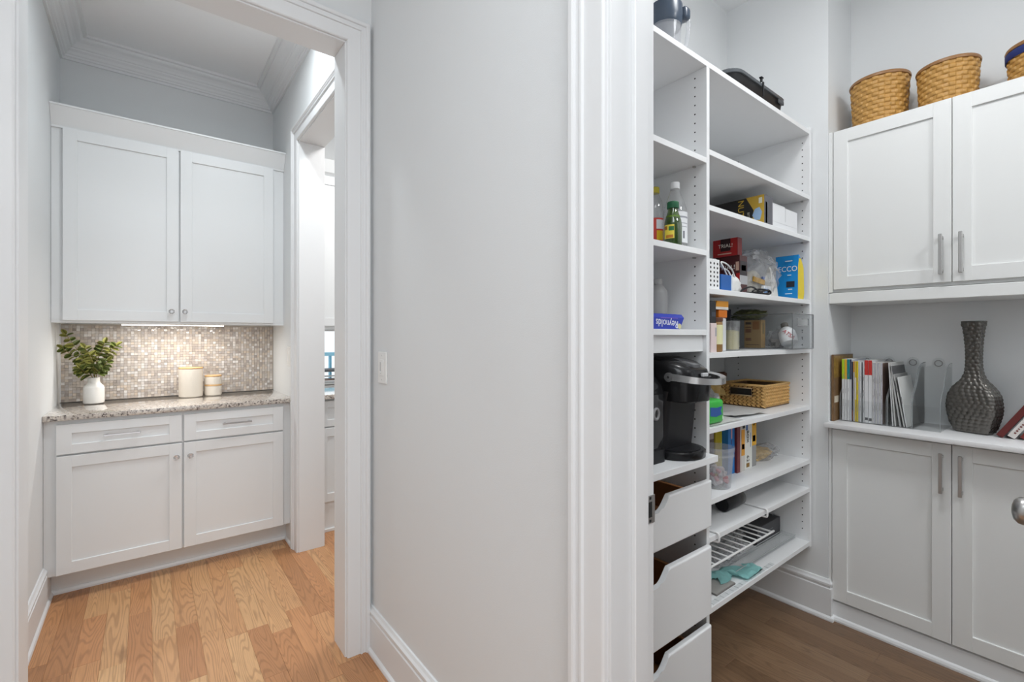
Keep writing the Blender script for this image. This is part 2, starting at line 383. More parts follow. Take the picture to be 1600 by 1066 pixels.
# pantry walls
bm = nb(); box(bm, XP, XW, YSB, YSB + 0.1, 0, ZC + 0.05); struct('wall_pantry_back', bm, M['wall'])
bm = nb(); box(bm, XW, XWB + 0.1, YN, YSB + 0.1, 0, ZC + 0.05); struct('wall_pantry_stub', bm, M['wall'])
bm = nb(); box(bm, XWB, XWB + 0.1, -1.7, YN, 0, ZC + 0.05); struct('wall_pantry_end', bm, M['wall'])
bm = nb(); box(bm, XP, XWB, -1.72, -1.6, 0, ZC + 0.05); struct('wall_pantry_right', bm, M['wall'])
# kitchen shell, seen through the slit of the two openings
KW = 3.84
bm = nb()
WX0, WX1, WZ0, WZ1 = 1.0, 1.95, 0.928, 1.352
box(bm, 0.87, WX0, KW, KW + 0.12, 0, ZC); box(bm, WX1, 3.6, KW, KW + 0.12, 0, ZC); box(bm, WX0, WX1, KW, KW + 0.12, 0, WZ0); box(bm, WX0, WX1, KW, KW + 0.12, WZ1, ZC)
struct('wall_kitchen', bm, M['wall'])
bm = nb(); box(bm, 3.5, 3.6, 1.42, KW, 0, ZC); struct('wall_kitchen_side', bm, M['wall'])
bm = nb(); box(bm, 0.885, 3.5, 1.40, 1.50, 0, ZC); struct('wall_kitchen_near', bm, M['wall'])

# casing profile: u outwards from the opening, v out of the wall
CAS = [(0, 0), (0, 0.010), (0.003, 0.0135), (0.006, 0.0145), (0.052, 0.0165), (0.0535, 0.0225), (0.058, 0.0235), (0.060, 0.020), (0.063, 0.0195), (0.072, 0.0205), (0.0735, 0.0265), (0.077, 0.0285), (0.0865, 0.0285), (0.0905, 0.025), (0.0905, 0)]
def casing(F, u0, u1, vt, parent, m=None, sgn=1):
    """U-shaped mitred casing around an opening u0..u1, 0..vt"""
    rings = [[F.pt(u0 - u, 0.0, sgn * v) for u, v in CAS], [F.pt(u0 - u, vt + u, sgn * v) for u, v in CAS],
             [F.pt(u1 + u, vt + u, sgn * v) for u, v in CAS], [F.pt(u1 + u, 0.0, sgn * v) for u, v in CAS]]
    bm = nb(); loft(bm, rings); return obj('casing', bm, m or M['trim'], parent)
def jambs(x0, x1, y0, y1, zt, axis, parent, th=0.016):
    """lining boards; axis 'x': opening spans x0..x1 ; 'y': opening spans y0..y1"""
    bm = nb()
    if axis == 'x':
        box(bm, x0 - th, x0, y0, y1, 0, zt, bev=0.001); box(bm, x1, x1 + th, y0, y1, 0, zt, bev=0.001); box(bm, x0 - th, x1 + th, y0, y1, zt, zt + th, bev=0.001)
    else:
        box(bm, x0, x1, y0 - th, y0, 0, zt, bev=0.001); box(bm, x0, x1, y1, y1 + th, 0, zt, bev=0.001); box(bm, x0, x1, y0 - th, y1 + th, zt, zt + th, bev=0.001)
    return obj('jamb', bm, M['trim'], parent)
t1 = thing('trim_1', 'white moulded casing around the doorway to the butler pantry', None, (0.17, YD, 0), kind='structure')
casing(FY(YD), DX0 - 0.006, DX1 + 0.006, DZ + 0.006, t1); jambs(DX0, DX1, YD - 0.001, YDJ + 0.001, DZ, 'x', t1)
t2 = thing('trim_2', 'white casing around the opening from the butler pantry to the kitchen', None, (XR, 2.55, 0), kind='structure')
casing(FX(XR), KY0 - 0.006, KY1 + 0.006, KZ + 0.006, t2); jambs(XR - 0.001, 0.871, KY0, KY1, KZ, 'y', t2)
t3 = thing('trim_3', 'white moulded casing and jamb of the pantry door', None, (XM, 0.33, 0), kind='structure')
casing(FX(XM), YR - 0.008, YJ + 0.008, 2.498, t3); jambs(XM - 0.001, XP + 0.001, YR, YJ, 2.49, 'y', t3, th=0.018)
bm = nb(); box(bm, 0.806, 0.852, YJ - 0.012, YJ + 0.001, 0, 2.479, bev=0.002); box(bm, 0.806, 0.852, YR - 0.001, YR + 0.012, 0, 2.479, bev=0.002); box(bm, 0.806, 0.852, YR, YJ, 2.478, 2.491, bev=0.002)
obj('door_stop', bm, M['trim'], t3)
bm = nb(); box(bm, 0.858, 0.889, YJ - 0.0012, YJ + 0.001, 0.888, 0.950, bev=0.0005); box(bm, 0.8855, 0.8885, YJ - 0.001, YJ + 0.005, 0.890, 0.948)
sp = obj('strike_plate', bm, M['nickel'], t3, label='metal strike plate')
bm = nb(); box(bm, 0.866, 0.878, YJ - 0.0016, YJ - 0.0008, 0.902, 0.936)
for z in (0.894, 0.944): box(bm, 0.869, 0.875, YJ - 0.0017, YJ - 0.001, z - 0.003, z + 0.003)
obj('latch_hole', bm, M['hole'], sp)

# baseboards
BASE = [(0, 0), (0.026, 0), (0.0265, 0.006), (0.024, 0.014), (0.0165, 0.021), (0.0165, 0.142), (0.0125, 0.146), (0.0125, 0.154), (0.0165, 0.157), (0.0165, 0.166), (0.010, 0.173), (0.006, 0.1815), (0, 0.1825)]
def basebd(name, path, out):
    """path: list of (x,y); out: list of outward mitre vectors (x,y) per point"""
    bm = nb(); loft(bm, [[(x + ox * u, y + oy * u, z) for u, z in BASE] for (x, y), (ox, oy) in zip(path, out)]); return struct(name, bm, M['trim'])
basebd('baseboard_middle', [(XM, 0.727), (XM, YD)], [(-1, 0), (-1, 0)])
basebd('baseboard_left', [(XL, YDJ + 0.02), (XL, 3.268)], [(1, 0), (1, 0)])
basebd('baseboard_right', [(XR, 3.105), (XR, 3.268)], [(-1, 0), (-1, 0)])
basebd('baseboard_pantry', [(XP + 0.05, YSB), (XW, YSB), (XW, YN), (XW + 0.022, YN)], [(0, -1), (-1, -1), (-1, -1), (0, -1)])
basebd('baseboard_doorway', [(DX1 + 0.1, YD), (XM - 0.027, YD)], [(0, -1), (0, -1)])
# crown moulding of the niche
CR = [(0, 2.905), (0.012, 2.905), (0.014, 2.918), (0.022, 2.921), (0.024, 2.930), (0.030, 2.934), (0.037, 2.947), (0.048, 2.957), (0.050, 2.964), (0.058, 2.967), (0.066, 2.978), (0.080, 2.990), (0.098, 2.997), (0.104, 3.003), (0.106, 3.012), (0.122, 3.014), (0.126, 3.0265), (0, 3.0265)]
bm = nb(); loft(bm, [[(x + sx * u, y + sy * u, z) for u, z in CR] for x, y, sx, sy in ((XL, YDJ, 1, 1), (XL, YB, 1, -1), (XR, YB, -1, -1), (XR, YDJ, -1, 1))], loop=True)
struct('trim_4', bm, M['trim'])

# window of the kitchen
wn = thing('window_1', 'white framed kitchen window seen through the opening', None, ((WX0 + WX1) / 2, KW, WZ0), kind='structure')
bm = nb()
for a in ((WX0, WX0 + 0.04, WZ0, WZ1), (WX1 - 0.04, WX1, WZ0, WZ1), (WX0, WX1, WZ0, WZ0 + 0.014), (WX0, WX1, WZ1 - 0.012, WZ1)): box(bm, a[0], a[1], KW + 0.01, KW + 0.06, a[2], a[3], bev=0.002)
obj('window_frame', bm, M['trim'], wn)
bm = nb(); box(bm, WX0 + 0.04, WX1 - 0.04, KW + 0.03, KW + 0.034, WZ0 + 0.014, WZ1 - 0.012); obj('pane', bm, M['pane'], wn)
bm = nb(); box(bm, WX0 - 0.05, WX1 + 0.05, KW - 0.03, KW + 0.01, WZ0 - 0.011, WZ0, bev=0.002); obj('window_sill', bm, M['trim'], wn)

# pantry door (opened into the pantry, only its knob reaches into the picture)
dr = thing('door_1', 'white pantry door standing open with a satin nickel knob', None, (XP, YR, 0), kind='structure')
b = nb(); D0, D1 = XP + 0.006, XP + 0.600
F1, F2 = 0.040, 0.006  # thickness along +Y
for x0, x1, z0, z1 in ((D0, D0 + 0.1, 0.01, 2.47), (D1 - 0.1, D1, 0.01, 2.47), (D0 + 0.1, D1 - 0.1, 0.01, 0.22), (D0 + 0.1, D1 - 0.1, 1.05, 1.2), (D0 + 0.1, D1 - 0.1, 2.34, 2.47)):
    box(b, x0, x1, YR + 0.006, YR + 0.041, z0, z1, bev=0.001)
obj('door_leaf', b, M['trim'], dr)
for z0, z1 in ((0.215, 1.055), (1.195, 2.345)):
    b = nb(); box(b, D0 + 0.095, D1 - 0.095, YR + 0.014, YR + 0.033, z0, z1); obj('door_panel', b, M['trim'], dr)
kx, kz = D1 - 0.055, 0.938
bm = nb()
for r, w in (): pass
prof = [(0.032, 0.041), (0.032, 0.046), (0.026, 0.050), (0.011, 0.053), (0.010, 0.066), (0.016, 0.072), (0.025, 0.080), (0.0285, 0.090), (0.027, 0.099), (0.020, 0.106), (0.010, 0.109), (0.001, 0.1095)]
loft(bm, [[(kx + r * math.cos(2 * math.pi * i / 32), YR + w, kz + r * math.sin(2 * math.pi * i / 32)) for i in range(32)] for r, w in prof])
obj('door_knob', bm, M['nickel'], dr, smooth=True, label='satin nickel door knob')

# light fixtures
def fixture(name, label, x, y, z, r, h=0.03):
    t = thing(name, label, 'ceiling light', (x, y, z - h))
    bm = nb(); lathe(bm, [(r + 0.02, z), (r + 0.02, z - h * 0.5), (r + 0.005, z - h), (r, z - h), (r, z)], x, y, 32); obj('ring', bm, M['trim'], t, smooth=True)
    bm = nb(); lathe(bm, [(r, z - h * 0.30), (r, z - h * 0.35)], x, y, 32); obj('diffuser', bm, M['diff'], t)
fixture('ceiling_light', 'round recessed white ceiling light over the butler pantry floor', 0.40, 2.40, ZN, 0.07, 0.014)
fixture('ceiling_light', 'added round flush white ceiling light at the unseen right end of the shelf pantry', 1.75, -1.05, ZC + 0.006, 0.15, 0.10)  # fixture added out of view to go with the pantry fill lamp
fixture('ceiling_light', 'round flush white ceiling light in the middle of the shelf pantry', 1.60, 0.43, ZC + 0.006, 0.15, 0.10)
exec_later = []

# ================================================================== BUTLER PANTRY
FU = FY(3.4066)
uc = thing('upper_cabinet', 'white two-door shaker wall cabinet with crown above the mosaic backsplash', 'cabinet', (0.165, 3.57, 1.3717))
bm = nb(); box(bm, XL + 0.001, XR - 0.001, 3.4066, YB - 0.001, 1.385, 2.4013)
box(bm, XL + 0.001, XR - 0.001, 3.4066, 3.425, 1.3717, 1.386); box(bm, XL + 0.001, XL + 0.02, 3.425, YB - 0.001, 1.3717, 1.386); box(bm, XR - 0.02, XR - 0.001, 3.425, YB - 0.001, 1.3717, 1.386)
obj('carcass', bm, M['cab'], uc)
d = shaker(FU, -0.347, 0.1495, 1.385, 2.397, M['cab'], uc); crystal_knob(FU, 0.116, 1.444, 0.0195, d)
d = shaker(FU, 0.1585, 0.657, 1.385, 2.397, M['cab'], uc); crystal_knob(FU, 0.180, 1.444, 0.0195, d)
bm = nb(); prism(bm, [(3.4066, 2.395), (3.398, 2.395), (3.396, 2.405), (3.345, 2.492), (3.340, 2.494), (3.340, 2.503), (3.352, 2.506), (3.4066, 2.42)], 'x', XL + 0.001, XR - 0.001)
obj('crown', bm, M['cab'], uc)
led = thing('under_cabinet_light', 'slim glowing light bar under the white wall cabinet', 'light', (0.138, 3.50, 1.36))
bm = nb(); box(bm, -0.115, 0.392, 3.485, 3.515, 1.3665, 1.3846); obj('housing', bm, M['white'], led)
bm = nb(); box(bm, -0.112, 0.389, 3.4875, 3.5125, 1.3625, 1.3667); obj('diffuser', bm, M['led'], led)

bc = thing('base_cabinet', 'white shaker base cabinet with two drawers and two doors under granite', 'cabinet', (0.165, 3.45, 0))
FB = FY(3.1671)
bm = nb(); box(bm, XL + 0.001, XR - 0.001, 3.1671, YB - 0.001, 0.131, 0.888)
obj('carcass', bm, M['cab'], bc)
bm = nb(); box(bm, XL + 0.001, XR - 0.001, 3.275, 3.30, 0, 0.132); prism(bm, [(3.275, 0), (3.262, 0), (3.262, 0.010), (3.268, 0.020), (3.275, 0.022)], 'x', XL + 0.001, XR - 0.001)
obj('toe_kick', bm, M['cab'], bc)
for i, (a, b) in enumerate(((-0.346, 0.154), (0.163, 0.666))):
    d = shaker(FB, a, b, 0.722, 0.868, M['cab'], bc, name='drawer', rail=0.057, railh=0.046)
    c = (-0.165, -0.028) if i == 0 else (0.347, 0.485)
    bar_pull(FB, (c[0], 0.8), (c[1], 0.8), 0.0195, d, M['chrome'], off=0.032, w=0.005, label='chrome bar pull')
    d = shaker(FB, a, b, 0.135, 0.713, M['cab'], bc); crystal_knob(FB, 0.129 if i == 0 else 0.192, 0.641, 0.0195, d)
bm = nb(); box(bm, XL + 0.0005, XR - 0.0005, 3.137, YB - 0.0005, 0.888, 0.9155, bev=0.003, seg=2)
tag(obj('granite_countertop', bm, M['granite'], smooth=True), 'speckled beige granite countertop on the white base cabinet', 'countertop')
# mosaic backsplash: real tiles, one mesh, each with its own tone and tilt
bs = thing('backsplash', 'shimmering beige mosaic tile backsplash behind the vase and canisters', 'backsplash', (0.165, YB, 0.9155))
bm = nb(); box(bm, XL + 0.001, XR - 0.001, YB - 0.004, YB - 0.0005, 0.916, 1.3705); obj('grout', bm, M['grout'], bs)
bm = nb(); cl = bm.loops.layers.float_color.new('tone'); p = 0.0165
tones = [(200, 190, 180), (208, 199, 190), (190, 178, 168), (216, 209, 203), (182, 171, 163), (203, 191, 178), (194, 187, 183), (209, 194, 178), (176, 166, 159), (226, 222, 218)]
nx = int((XR - XL - 0.004) / p); nz = int((1.370 - 0.918) / p)
for i in range(nx):
    for k in range(nz):
        x0 = XL + 0.0035 + i * p; z0 = 0.9175 + k * p; c = srgb(*random.choice(tones)); s = random.uniform(0.86, 1.06)
        vs = box(bm, x0 + 0.0007, x0 + p - 0.0007, YB - 0.0075, YB - 0.0041, z0 + 0.0007, z0 + p - 0.0007)
        tx, tz = random.gauss(0, 0.03), random.gauss(0, 0.03)
        for v in vs[0:2] + vs[4:6]: v.co.y += (v.co.x - x0 - p / 2) * tx + (v.co.z - z0 - p / 2) * tz
        for f in {f for v in vs for f in v.link_faces}:
            for l in f.loops: l[cl] = (c[0] * s, c[1] * s, c[2] * s, 1)
obj('tile', bm, M['mosaic'], bs, kind='stuff')
bm = nb(); box(bm, XL + 0.0005, XL + 0.0035, YB - 0.010, YB - 0.0005, 0.916, 1.3705); obj('edge_strip', bm, M['trim'], bs)
# white bottle vase and eucalyptus
VX, VY = -0.238, 3.60; ZT = 0.9155
bm = nb(); lathe(bm, [(0.040, ZT), (0.0455, ZT + 0.003), (0.047, ZT + 0.012), (0.047, ZT + 0.088), (0.044, ZT + 0.098), (0.032, ZT + 0.112), (0.028, ZT + 0.118), (0.0265, ZT + 0.126), (0.0265, ZT + 0.146), (0.0245, ZT + 0.148), (0.022, ZT + 0.146), (0.022, ZT + 0.02), (0.001, ZT + 0.018)], VX, VY, 32)
tag(obj('bottle_vase', bm, M['ceramic'], smooth=True), 'small white ceramic bottle vase holding green sprigs on granite counter', 'vase')
eu = thing('eucalyptus_bunch', 'bunch of green eucalyptus sprigs standing in the small white vase', 'plant', (VX, VY, ZT + 0.03))
lm = []
for mm in (M['leaf'], M['leaf2']):
    me = bpy.data.meshes.new('leaf'); b = nb(); pts = []
    for i in range(10):
        a = 2 * math.pi * i / 10; u = 0.5 - 0.5 * math.cos(a); pts.append((0.42 * math.sin(a) * (1 - 0.25 * u), u, 0.12 * abs(math.sin(a)) - 0.25 * u * u))
    c = [b.verts.new((0, t, -0.25 * t * t)) for t in (0.0, 0.33, 0.66, 1.0)]
    rv = [b.verts.new((x, y, z)) for x, y, z in pts[1:5]]; lv = [b.verts.new((x, y, z)) for x, y, z in pts[6:10]][::-1]
    for side in (rv, lv):
        b.faces.new((c[0], side[0], side[1], c[1])); b.faces.new((c[1], side[1], side[2], c[2])); b.faces.new((c[2], side[2], side[3], c[3]))
    for f in b.faces: f.smooth = True
    b.to_mesh(me); b.free(); me.materials.append(mm); lm.append(me)
def leaf(pos, dirv, size, roll, k):
    o = bpy.data.objects.new('leaf', lm[k]); COL.objects.link(o); o.parent = eu
    y = Vector(dirv).normalized(); z = Vector((0, -0.6, 0.8)); z = (z - y * z.dot(y)).normalized(); x = y.cross(z)
    m = Matrix((x, y, z)).transposed().to_4x4() @ Matrix.Rotation(roll, 4, 'Y')
    o.matrix_local = Matrix.Translation(Vector(pos) - ORG[eu.name]) @ m @ Matrix.Diagonal((size, size, size, 1))
zt = ZT + 0.14
sprigs = [((-0.235, 3.60, zt), (-0.265, 3.57, 1.16), (-0.310, 3.55, 1.235), (-0.350, 3.55, 1.31)),
          ((-0.245, 3.60, zt), (-0.270, 3.60, 1.14), (-0.325, 3.60, 1.19), (-0.368, 3.60, 1.232)),
          ((-0.235, 3.60, zt), (-0.225, 3.58, 1.15), (-0.200, 3.56, 1.22), (-0.190, 3.56, 1.262)),
          ((-0.230, 3.60, zt), (-0.205, 3.60, 1.14), (-0.175, 3.59, 1.20), (-0.138, 3.585, 1.245)),
          ((-0.235, 3.595, zt), (-0.235, 3.545, 1.12), (-0.245, 3.52, 1.18), (-0.270, 3.51, 1.235)),
          ((-0.230, 3.595, zt), (-0.215, 3.54, 1.10), (-0.190, 3.50, 1.13), (-0.172, 3.49, 1.16)),
          ((-0.240, 3.595, zt), (-0.265, 3.55, 1.09), (-0.285, 3.53, 1.11), (-0.292, 3.52, 1.125))]
for si, s in enumerate(sprigs):
    c = smoothpts([(VX, VY, ZT + 0.03)] + list(s), 6); bm = nb(); tube(bm, c, 0.0016, 5); obj('stem', bm, M['stem'], eu)
    n = 0
    for i in range(9, len(c), 2):
        t = (c[i] - c[i - 1]).normalized(); side = t.cross(Vector((0, -1, 0.2))).normalized()
        sz = (0.050 - 0.0013 * (i - 9)) * random.uniform(0.8, 1.1)
        for sg in (1, -1):
            leaf(c[i], side * sg + t * random.uniform(0.2, 0.7) + Vector((0, random.uniform(-0.6, 0.4), random.uniform(-0.15, 0.3))), sz, random.uniform(-0.8, 0.8), 1 if random.random() < (0.6 if si in (0, 3) else 0.3) else 0)
    leaf(c[-1], c[-1] - c[-3], 0.034, 0, 1)
# canisters
def canister(name, label, x, y, r, levels, m, lidz):
    t = thing(name, label, 'canister', (x, y, ZT), group='cream canisters with wooden lids')
    for (z0, z1) in levels:
        bm = nb(); lathe(bm, [(r - 0.004, z0), (r - 0.0005, z0 + 0.003), (r, z0 + 0.008), (r, z1 - 0.002), (r - 0.002, z1)], x, y, 36); obj('body', bm, m, t, smooth=True)
        bm = nb(); lathe(bm, [(r + 0.0005, z1), (r + 0.001, z1 + 0.002), (r + 0.001, z1 + 0.006), (r - 0.001, z1 + 0.008)], x, y, 36); obj('lid', bm, M['lightwood'], t, smooth=True)
canister('canister', 'large cream canister with a wooden lid, the taller of the two', 0.224, 3.62, 0.0645, [(ZT, ZT + 0.178)], M['cream'], 0)
canister('stacked_canister', 'small two-tier cream canister with wooden rings beside the large canister', 0.345, 3.625, 0.0475, [(ZT, ZT + 0.062), (ZT + 0.070, ZT + 0.122)], M['cream'], 0)
# switch plates
def switch(name, label, F, u, v, w, h, n, toggle=False):
    t = thing(name, label, 'light switch', F.pt(u, v - h / 2, 0))
    bm = nb(); F.box(bm, u - w / 2, u + w / 2, v - h / 2, v + h / 2, 0, 0.006, bev=0.002); obj('cover_plate', bm, M['plate'], t)
    for i in range(n):
        cu = u + (i - (n - 1) / 2) * 0.046
        bm = nb(); F.box(bm, cu - 0.0165, cu + 0.0165, v - 0.033, v + 0.033, 0.0055, 0.0085, bev=0.001); r = obj('rocker', bm, M['plate'], t)
        if toggle:
            bm = nb(); F.box(bm, cu + 0.004, cu + 0.012, v - 0.024, v + 0.022, 0.008, 0.0095, bev=0.0006); obj('slider_track', bm, flat(196, 196, 196), r)
            bm = nb(); F.box(bm, cu + 0.002, cu + 0.014, v - 0.022, v - 0.014, 0.009, 0.013, bev=0.001); obj('slider', bm, M['plate'], r)
        bm = nb()
        for dv in (-0.048, 0.048): F.box(bm, cu - 0.0025, cu + 0.0025, v + dv - 0.0025, v + dv + 0.0025, 0.0058, 0.0065)
        obj('screw', bm, flat(205, 205, 205), t)
switch('light_switch', 'white dimmer switch plate on the grey middle wall beside the doorway', FX(XM), 1.785, 1.175, 0.080, 0.126, 1, True)
switch('light_switch', 'small white switch plate beside the kitchen opening above the granite', FX(XR), 3.235, 1.172, 0.105, 0.126, 2)

# ================================================================== KITCHEN GLIMPSE
kb = thing('kitchen_cabinet', 'white kitchen base cabinet glimpsed through the far opening', 'cabinet', (1.5, 3.5, 0))
bm = nb(); box(bm, 0.885, 2.2, 3.22, KW - 0.002, 0.0, 0.885); box(bm, 0.885, 2.2, 3.205, 3.22, 0, 0.02, bev=0.002); obj('carcass', bm, M['cab'], kb)
for i in range(3):
    shaker(FY(3.22), 0.89 + i * 0.42, 0.89 + i * 0.42 + 0.41, 0.20, 0.69, M['cab'], kb); shaker(FY(3.22), 0.89 + i * 0.42, 0.89 + i * 0.42 + 0.41, 0.70, 0.87, M['cab'], kb, name='drawer', railh=0.046)
bm = nb(); box(bm, 0.88, 2.2, 3.17, KW - 0.002, 0.886, 0.915, bev=0.003); tag(obj('kitchen_countertop', bm, M['granite']), 'grey granite countertop glimpsed through the kitchen opening', 'countertop')
ku = thing('kitchen_wall_cabinet', 'white kitchen wall cabinet glimpsed above the far window', 'cabinet', (1.5, 3.68, 1.35))
bm = nb(); box(bm, 0.885, 2.2, 3.53, KW - 0.002, 1.352, 2.48); obj('carcass', bm, M['cab'], ku)
for i in range(3): shaker(FY(3.53), 0.89 + i * 0.42, 0.89 + i * 0.42 + 0.41, 1.375, 2.46, M['cab'], ku)
bm = nb(); prism(bm, [(3.53, 2.47), (3.50, 2.49), (3.46, 2.57), (3.53, 2.58)], 'x', 0.885, 2.2); obj('crown', bm, M['cab'], ku)
t = thing('porch_railing', 'pale blue porch railing with a post outside the kitchen window', 'railing', (1.7, 5.21, 0))
bm = nb(); box(bm, 0.8, 2.6, 5.18, 5.24, 1.088, 1.126); obj('top_rail', bm, flat(150, 208, 230), t)
for x in (0.9, 1.555, 2.5):
    bm = nb(); box(bm, x, x + 0.022, 5.19, 5.23, 0.0, 1.088); obj('post', bm, flat(120, 190, 220), t)
t = thing('porch_table', 'dark patio table with a brown lower shelf beyond the kitchen window', 'table', (1.6, 5.05, 0))
bm = nb(); box(bm, 1.1, 2.1, 4.90, 5.12, 0.936, 0.962, bev=0.004); obj('table_top', bm, flat(70, 72, 76), t)
bm = nb(); box(bm, 1.12, 2.08, 4.91, 5.11, 0.826, 0.858, bev=0.003); obj('lower_shelf', bm, flat(104, 66, 44), t)
bm = nb(); box(bm, 1.12, 2.08, 4.92, 4.93, 0.885, 0.90); obj('rung', bm, flat(170, 170, 170), t)
for x in (1.12, 2.04):
    for y in (4.91, 5.07):
        bm = nb(); box(bm, x, x + 0.04, y, y + 0.04, 0, 0.936); obj('leg', bm, flat(70, 72, 76), t)
bm = nb(); box(bm, 0.5, 3.2, 3.97, 5.6, -0.06, -0.001); struct('floor', bm, flat(206, 202, 196))

# ================================================================== PANTRY SHELVING
YS = 0.8746
su = thing('shelving_unit', 'tall white built-in pantry shelving with drawers and two columns of shelves', 'shelving', (1.68, 1.08, 0))
DL, DR, EL, ER = 1.545, 1.564, 2.450, 2.470
SZ = [2.2646, 1.9593, 1.7634, 1.4694, 1.2416, 0.9746, 0.7222, 0.590, 0.3379]
TH = 0.0195; YBK = YSB - 0.001
def shelf(x0, x1, z, y0=YS, y1=YBK, th=TH, name='shelf'):
    bm = nb(); box(bm, x0, x1, y0, y1, z - th, z, bev=0.0008); return obj(name, bm, M['lam'], su)
shelf(0.905, EL, SZ[0])
for z in SZ[1:]: shelf(DR, EL, z)
for z in (1.9253, 1.6008, 1.3227): shelf(0.905, DL, z)
shelf(0.890, 1.512, 0.9005, y0=0.815, th=0.021, name='pull_out_shelf')
for nm, x0, x1, z0, z1 in (('divider', DL, DR, 0, SZ[0] - TH), ('side_panel', EL, ER, 0.309, 2.282), ('side_panel', 0.887, 0.904, 0, 2.282)):
    bm = nb(); box(bm, x0, x1, YS, YBK, z0, z1, bev=0.0008); obj(nm, bm, M['lam'], su)
bm = nb(); box(bm, 0.905, DL, 0.889, 0.905, 1.247, 1.3027); obj('valance', bm, M['lam'], su)
def holes(x, ys, z0, z1, skip):
    bm = nb(); z = z0
    while z < z1:
        if not any(abs(z - s + 0.01) < 0.024 for s in skip):
            for y in ys: loft(bm, [[(xx, y + 0.0027 * math.cos(a * math.pi / 4), z + 0.0027 * math.sin(a * math.pi / 4)) for a in range(8)] for xx in (x - 0.0006, x + 0.002)])
        z += 0.032
    obj('pin_hole', bm, M['hole'], su, kind='stuff')
holes(DL, (0.919, 1.215), 0.14, 2.24, (1.9253, 1.6008, 1.3227, 0.9005, 1.275))
holes(EL, (0.906, 1.211), 0.39, 2.24, SZ)
bm = nb()
for z in SZ[1:]:
    for y in (0.906, 1.211): box(bm, EL - 0.009, EL, y - 0.004, y + 0.004, z - TH - 0.006, z - TH)
    box(bm, DL - 0.001, DL, 0, 0, 0, 0) if False else None
for z in (1.9253, 1.6008): box(bm, DL - 0.010, DL, 0.915, 0.923, z - TH - 0.005, z - TH)
obj('shelf_pin', bm, M['nickel'], su, kind='stuff')
# drawers with a scooped front
def drawer(z0, z1, zbox, x0=0.875, x1=1.536, cx=1.192, yf=0.850):
    hw, dp = 0.096, 0.042; top = []
    top += [(x1, z1), (cx + hw, z1)]
    for k in range(1, 8):
        t = k / 8; top.append((cx + hw - 0.055 * t, z1 - dp * (math.sin(math.pi / 2 * t)) ** 1.1))
    top += [(cx + hw - 0.060, z1 - dp), (cx - hw + 0.060, z1 - dp)]
    for k in range(7, 0, -1):
        t = k / 8; top.append((cx - hw + 0.055 * t, z1 - dp * (math.sin(math.pi / 2 * t)) ** 1.1))
    top += [(cx - hw, z1), (x0, z1), (x0, z0), (x1, z0)]
    bm = nb(); r = 0.006
    a = [bm.verts.new((x, yf + 0.018, z)) for x, z in top]; b = [bm.verts.new((x, yf, z)) for x, z in top]
    n = len(top)
    for i in range(n): bm.faces.new((a[i], a[(i + 1) % n], b[(i + 1) % n], b[i]))
    fa = bm.faces.new(a[::-1]); fb = bm.faces.new(b)
    bmesh.ops.bevel(bm, geom=list(fb.edges), offset=0.006, segments=3, affect='EDGES', profile=0.5)
    f = obj('drawer', bm, M['lam'], su)
    bm = nb(); X0, X1, Y0, Y1 = 0.925, 1.527, yf + 0.0185, 1.255; zb = z0 + 0.012
    box(bm, X0, X0 + 0.014, Y0, Y1, zb, zbox, bev=0.002); box(bm, X1 - 0.014, X1, Y0, Y1, zb, zbox, bev=0.002)
    box(bm, X0, X1, Y1 - 0.014, Y1, zb, zbox, bev=0.002); box(bm, X0, X1, Y0, Y0 + 0.012, zb, z1 - dp - 0.02); box(bm, X0, X1, Y0, Y1, zb, zb + 0.008)
    obj('drawer_box', bm, M['boxwood'], f)
drawer(0.644, 0.804, 0.757); drawer(0.343, 0.577, 0.459); drawer(0.050, 0.305, 0.215)

# ================================================================== PANTRY CABINETS ON THE END WALL
FC = FX(2.4995)
pu = thing('upper_cabinet', 'white shaker wall cabinet with bar handles carrying the round woven baskets', 'cabinet', (2.64, 0.395, 1.449))
bm = nb(); box(bm, 2.4995, XWB - 0.001, -0.028, YN - 0.001, 1.50, 2.2353); box(bm, 2.482, XWB - 0.001, -0.028, YN - 0.001, 1.449, 1.497, bev=0.002); box(bm, 2.4805, 2.4995, 0.7915, YN - 0.001, 1.50, 2.2353)
obj('carcass', bm, M['cab2'], pu)
d = shaker(FC, 0.389, 0.7885, 1.513, 2.233, M['cab2'], pu, rail=0.055, railh=0.057); bar_pull(FC, (0.418, 1.549), (0.418, 1.696), 0.0195, d, M['nickel'], off=0.030, w=0.0058, label='brushed nickel bar handle')
d = shaker(FC, -0.020, 0.3865, 1.513, 2.233, M['cab2'], pu, rail=0.055, railh=0.057); bar_pull(FC, (0.360, 1.549), (0.360, 1.696), 0.0195, d, M['nickel'], off=0.030, w=0.0058, label='brushed nickel bar handle')
pl = thing('base_cabinet', 'white shaker base cabinet with bar handles under the magazine shelf', 'cabinet', (2.64, 0.395, 0))
bm = nb(); box(bm, 2.4995, XWB - 0.001, -0.028, YN - 0.001, 0.0, 0.887); box(bm, 2.4805, 2.4995, 0.7955, YN - 0.001, 0.092, 0.887)
obj('carcass', bm, M['cab2'], pl)
bm = nb(); loft(bm, [[(2.4995 - u, y, z) for u, z in ((0, 0), (0.026, 0), (0.026, 0.008), (0.022, 0.017), (0.014, 0.022), (0.012, 0.084), (0, 0.088))] for y in (-0.028, YN - 0.0005)]); obj('plinth', bm, M['trim'], pl)
d = shaker(FC, 0.390, 0.7935, 0.095, 0.8745, M['cab2'], pl, rail=0.058); bar_pull(FC, (0.418, 0.688), (0.418, 0.834), 0.0195, d, M['nickel'], off=0.030, w=0.0058, label='brushed nickel bar handle')
